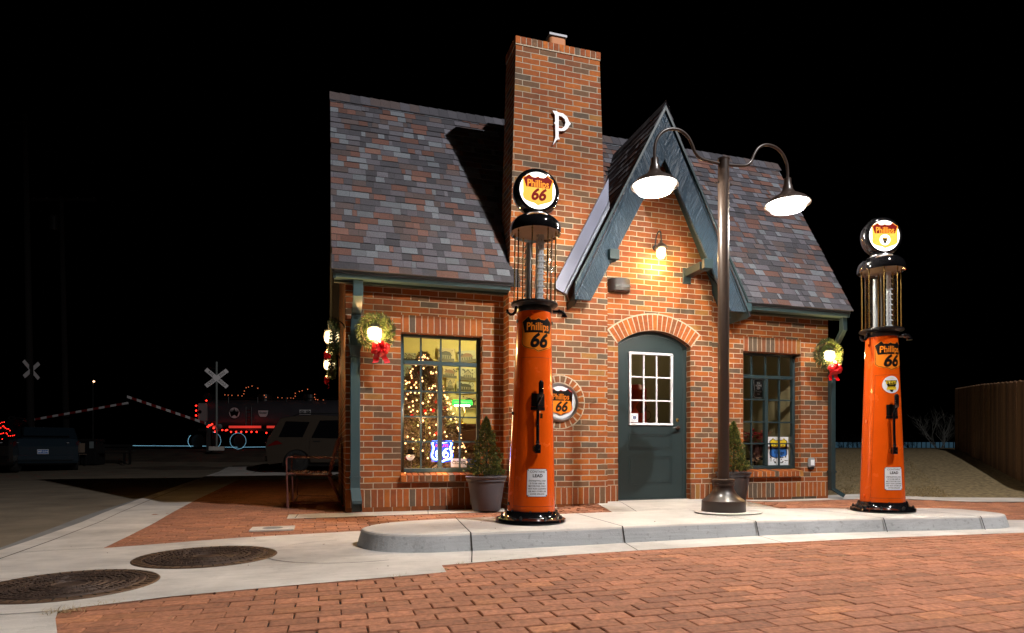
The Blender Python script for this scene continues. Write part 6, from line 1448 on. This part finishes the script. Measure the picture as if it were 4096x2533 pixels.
for px in (931, 1158, 1263, 1046): q.tube([(X_(px), -.6, tz+tr*.7), (X_(px), -.6, Z_(1592))], .03, 6)
q.tube([(X_(900), -.6, Z_(1597)), (X_(1400), -.6, Z_(1597))], .02, 6); q.build('hand_rail', M['blackmat'], t)
q = MB()
for px in (1010, 1031): q.tube([(X_(px), -tr-.08, Z_(1632)), (X_(px), -tr-.08, Z_(1706))], .035, 6)
for k in range(5): q.tube([(X_(1010), -tr-.08, Z_(1645+k*14)), (X_(1031), -tr-.08, Z_(1645+k*14))], .03, 6)
q.build('ladder', M['blackmat'], t)
pf = mat('cream_front_paint', (.45, .40, .40), .5); q = MB(); q.box((X_(822), -1.0, Z_(1690)), (X_(860), -.9, Z_(1617))); q.build('end_panel', pf, t, bevel=.05); q = MB(); q.lathe([(.001, -1.02), (.12, -1.02)], 20, (X_(831), 0, Z_(1652)), 'y'); q.build('end_window', M['ink'], t)
q = MB(); q.tube([(X_(839), -.3, Z_(1592)), (X_(839), .2, Z_(1592))], .30, 24); q.build('headlamp', M['blackmat'], t)
fy3 = lambda y: (lambda x, z: (x, y, z)); cx, cz = X_(963.3), Z_(1655.6); r0 = .375
circ = lambda r, n=36: [(cx+r*cos(2*pi*i/n), cz+r*sin(2*pi*i/n)) for i in range(n)]
yy = -tr-.02
e1 = flat('emblem', circ(r0), M['ink'], t, fy3(yy)); flat('emblem_ground', circ(r0*.9), WR, e1, fy3(yy-.01))
flat('star', [(cx+r0*.85*(1 if i % 2 == 0 else .38)*sin(2*pi*i/10), cz+r0*.85*(1 if i % 2 == 0 else .38)*cos(2*pi*i/10)) for i in range(10)], M['ink'], e1, fy3(yy-.02)); text('TEXACO', .17, M['ink'], 'lettering', e1, offset=.004, f=lambda x, z: (x+cx, yy-.03, z+cz+.12))
cx2, cz2 = X_(1076), Z_(1658); b4 = [(-.36, .22), (.36, .22), (.30, -.10), (.20, -.24), (-.20, -.24), (-.30, -.10)]
e2 = flat('emblem', [(cx2+x, cz2+z) for x, z in b4], M['ink'], t, fy3(yy)); flat('emblem_ground', [(cx2+x*.9, cz2+z*.88) for x, z in b4], WR, e2, fy3(yy-.01)); text('Sinclair', .17, M['ink'], 'lettering', e2, offset=.004, f=lambda x, z: (x+cx2, yy-.02, z+cz2+.04))
e3 = flat('emblem', [(X_(1217), Z_(1662)), (X_(1262), Z_(1662)), (X_(1262), Z_(1643)), (X_(1217), Z_(1643))], WR, t, fy3(yy)); q = MB()
for sx in (-1, 1):
    for k in (0, 1): q.tube([(X_(1240)+sx*.05, yy-.02, Z_(1650+k*6)), (X_(1240)+sx*.22, yy-.02, Z_(1648+k*6)), (X_(1240)+sx*.33, yy-.02, Z_(1653+k*6))], .03, 5)
q.build('emblem_wings', M['ink'], e3)
lamp('POINT', 'red_sill_glow', (X_(1010), -1.6, Z_(1712)), 5, (1, .08, .06), .3, parent=t)
# LED outlined wheels and the lit rail line
def ledring(px, py, r, a0, a1, n):
    q = MB()
    for i in range(n):
        a = R(a0+(a1-a0)*i/n); q.lathe([(.001, -.016), (.016, 0), (.001, .016)], 6, (X_(px)+r*cos(a), -1.15, Z_(py)+r*sin(a)))
    return q.build('wheel_lights', M['cyanled'], t)
ledring(983.5, 1765.5, .50, 0, 360, 60); ledring(884, 1764, .53, -75, 130, 40); ledring(818, 1766, .46, 130, 235, 24)
for px in (818, 884, 983.5, 1150, 1210): MB().lathe([(.42, -.06), (.42, .06)], 28, (X_(px), -.8, Z_(1765.5)), 'y').build('wheel', M['blackmat'], t)
tl = thing('led_light_line', 'long row of cyan lights along the railway line in the dark', 'string lights', (0, 0, 0)); q = MB()
for px, py in [(403+i*4.2, 1783+.2*(i % 2)) for i in range(8)]+[(515+i*2.9, 1783+(i*2.9)/320*2) for i in range(110)]+[(882+i*3.0, 1789.2-max(0, i-30)*.035) for i in range(73)]:
    q.lathe([(.001, -.017), (.017, 0), (.001, .017)], 5, bgp(px, 39.2, zat(py, 39.2)))
q.build('lights', M['cyanled'], tl); q = MB(); a, b_ = bgp(380, 39.25, zat(1785, 39.2)-.03), bgp(1120, 39.25, zat(1788, 39.2)-.03); q.tube([a, b_], .02, 5); q.build('rail', M['blackmat'], tl)

# ---------------------------------------------------------------- dark far side: poles, bench, bin
wood2 = mat('utility_pole_wood', (.008, .006, .005), .9)
def pole(label, px, d, ptop, arm, lean=0):
    p = bgp(px, d); g = zg(p.x, p.y); t = thing('utility_pole', label, 'utility pole', (p.x, p.y, g-.1), -YAW); h = zat(ptop, d)-g
    MB().tube([(lean, 0, 0), (0, 0, h)], [.16, .10], 12).build('pole', wood2, t, smooth=True)
    if arm:
        a = MB(); a.box((-1.6, -.06, h-arm), (1.9, .06, h-arm+.14)); a.build('cross_arm', wood2, t)
        i_ = MB()
        for x in (-1.5, -.8, .9, 1.8): i_.lathe([(.04, 0), (.06, .05), (.03, .12), (.001, .13)], 10, (x, 0, h-arm+.14))
        i_.build('insulators', M['blackmat'], t)
        tr_ = MB(); tr_.lathe([(.22, 0), (.24, .05), (.24, .75), (.18, .85), (.001, .86)], 20, (-.42, 0, h-arm-1.6)); tr_.build('transformer', M['blackmat'], t)
    else: MB().box((-.5, -.05, h-.6), (.5, .05, h-.5)).build('cross_arm', wood2, t)
pole('tall dark utility pole near the left edge of the picture', 100, 30, 440, 0, .3); pole('dark utility pole with long cross arm right of the tallest pole', 245, 34, 780, .25, .3)
p = bgp(455, 24.0); t = thing('park_bench', 'dark bench by the far kerb under the crossing gates', 'bench', (p.x, p.y, zg(p.x, p.y)), -YAW)
s_ = MB()
for k in range(4): s_.box((-.62, -.22+k*.11, .43), (.62, -.13+k*.11, .46))
s_.build('seat', M['blackmat'], t)
for sx in (-.5, .52): MB().box((sx-.035, -.2, 0), (sx+.035, -.14, .43)).box((sx-.035, .14, 0), (sx+.035, .2, .75)).build('leg', M['blackmat'], t)
s_ = MB()
for k in range(2): s_.box((-.62, .16, .55+k*.13), (.62, .19, .64+k*.13))
s_.build('backrest', M['blackmat'], t)
p = bgp(370, 24.0); t = thing('litter_bin', 'dark square litter bin with pale notice left of the far bench', 'bin', (p.x, p.y, zg(p.x, p.y)), -YAW)
MB().box((-.30, -.25, 0), (.28, .25, .85)).box((-.33, -.28, .86), (.31, .28, .98)).build('bin_body', M['blackmat'], t, bevel=.02); MB().box((.06, -.27, .62), (.22, -.255, .95)).build('notice', mat('notice_print', (.18, .22, .23), .5), t)
p = bgp(318, 23.5); t = thing('mesh_chair', 'small brown mesh chair beside the dark blue car', 'chair', (p.x, p.y, zg(p.x, p.y)), R(20)); MB().box((-.22, -.2, .42), (.22, .2, .44)).box((-.22, .18, .5), (.22, .2, .85)).build('seat_and_back', mat('brown_mesh', (.10, .06, .03), .6), t)
for sx in (-.2, .2):
    for sy in (-.18, .18): MB().tube([(sx, sy, 0), (sx, sy, .43)], .012, 6).build('leg', M['blackmat'], t)
p = bgp(372, 75, zat(1527, 75)); t = thing('distant_street_light', 'tiny warm street light far away above the left gate arm', 'street light', (p.x, p.y, 0)); MB().tube([(0, 0, 0), (0, 0, p.z+.1)], .08, 8).build('pole', M['blackmat'], t); MB().lathe([(.001, -.12), (.14, 0), (.001, .12)], 12, (.15, -.2, p.z)).build('lamp_glow', emi('warm_far_light', (1, .55, .3), 5), t)

# ---------------------------------------------------------------- small litter and weeds
r_ = random.Random(77); b = MB()
def tuft(x, y, n, h, spread):
    for i in range(n):
        a = r_.uniform(0, 2*pi); p = Vector((x+r_.gauss(0, spread), y+r_.gauss(0, spread*.6), zg(x, y)+.002)); d = Vector((cos(a), sin(a), r_.uniform(.15, .9))).normalized(); s_ = Vector((-d.y, d.x, 0)).normalized()*.0013
        b.face([p-s_, p+s_, p+d*h*r_.uniform(.4, 1)])
tuft(-1.13, 3.28, 120, .06, .045); tuft(-1.0, 3.40, 50, .03, .06); tuft(.72, 3.78, 30, .035, .02); tuft(.84, 3.93, 25, .035, .02); tuft(.40, 3.64, 25, .03, .03)
for k in range(46): tuft(r_.uniform(-.8, 6.5), r_.uniform(2.3, 4.0), r_.randint(4, 12), .022, .012)
tag(b.build('dry_grass', mat('straw', (.42, .33, .17), .9), None, recalc=False), kind='stuff')
b = MB()
for k in range(9000):
    y = r_.uniform(7.0, 14); x = r_.uniform(7.1, 8.6+(y-6.6)*1.0)
    if (x-7.9)*1.7+(y-7.6)*1.45 < 0 and x > 7.9: continue
    if y < 7.7 and x < 7.9: continue
    p = Vector((x, y, zg(x, y)-.012)); a = r_.uniform(0, 2*pi); h = r_.uniform(.02, .055)
    for q in range(5):
        a += 1.3; d = Vector((cos(a)*.7, sin(a)*.7, 1)).normalized()*h; s_ = Vector((sin(a), -cos(a), 0))*.0025; b.face([p-s_, p+s_, p+d])
tag(b.build('lawn_grass', tone_mat('straw_blades', [(0, (.25, .19, .09)), (.5, (.33, .25, .13)), (.8, (.17, .13, .06))]), None, recalc=False), kind='stuff')
leaf = mat('dead_leaf', (.16, .08, .04), .9)
b = MB()
for k in range(30):
    x, y = (r_.uniform(-1.9, 1.5), r_.uniform(3.4, 5.6)) if k < 22 else (r_.uniform(1, 6), r_.uniform(4.6, 5.2)); z = (zg(x, y) if y > 0 and k < 22 else .101)+.004; a = r_.uniform(0, 6); s_ = r_.uniform(.006, .014)
    b.face([(x+s_*cos(a), y+s_*sin(a), z), (x-s_*.4*sin(a), y+s_*.4*cos(a), z+.003), (x-s_*cos(a), y-s_*sin(a), z+.001), (x+s_*.4*sin(a), y-s_*.4*cos(a), z+.004)])
tag(b.build('dead_leaves', leaf, None, recalc=False), kind='stuff')
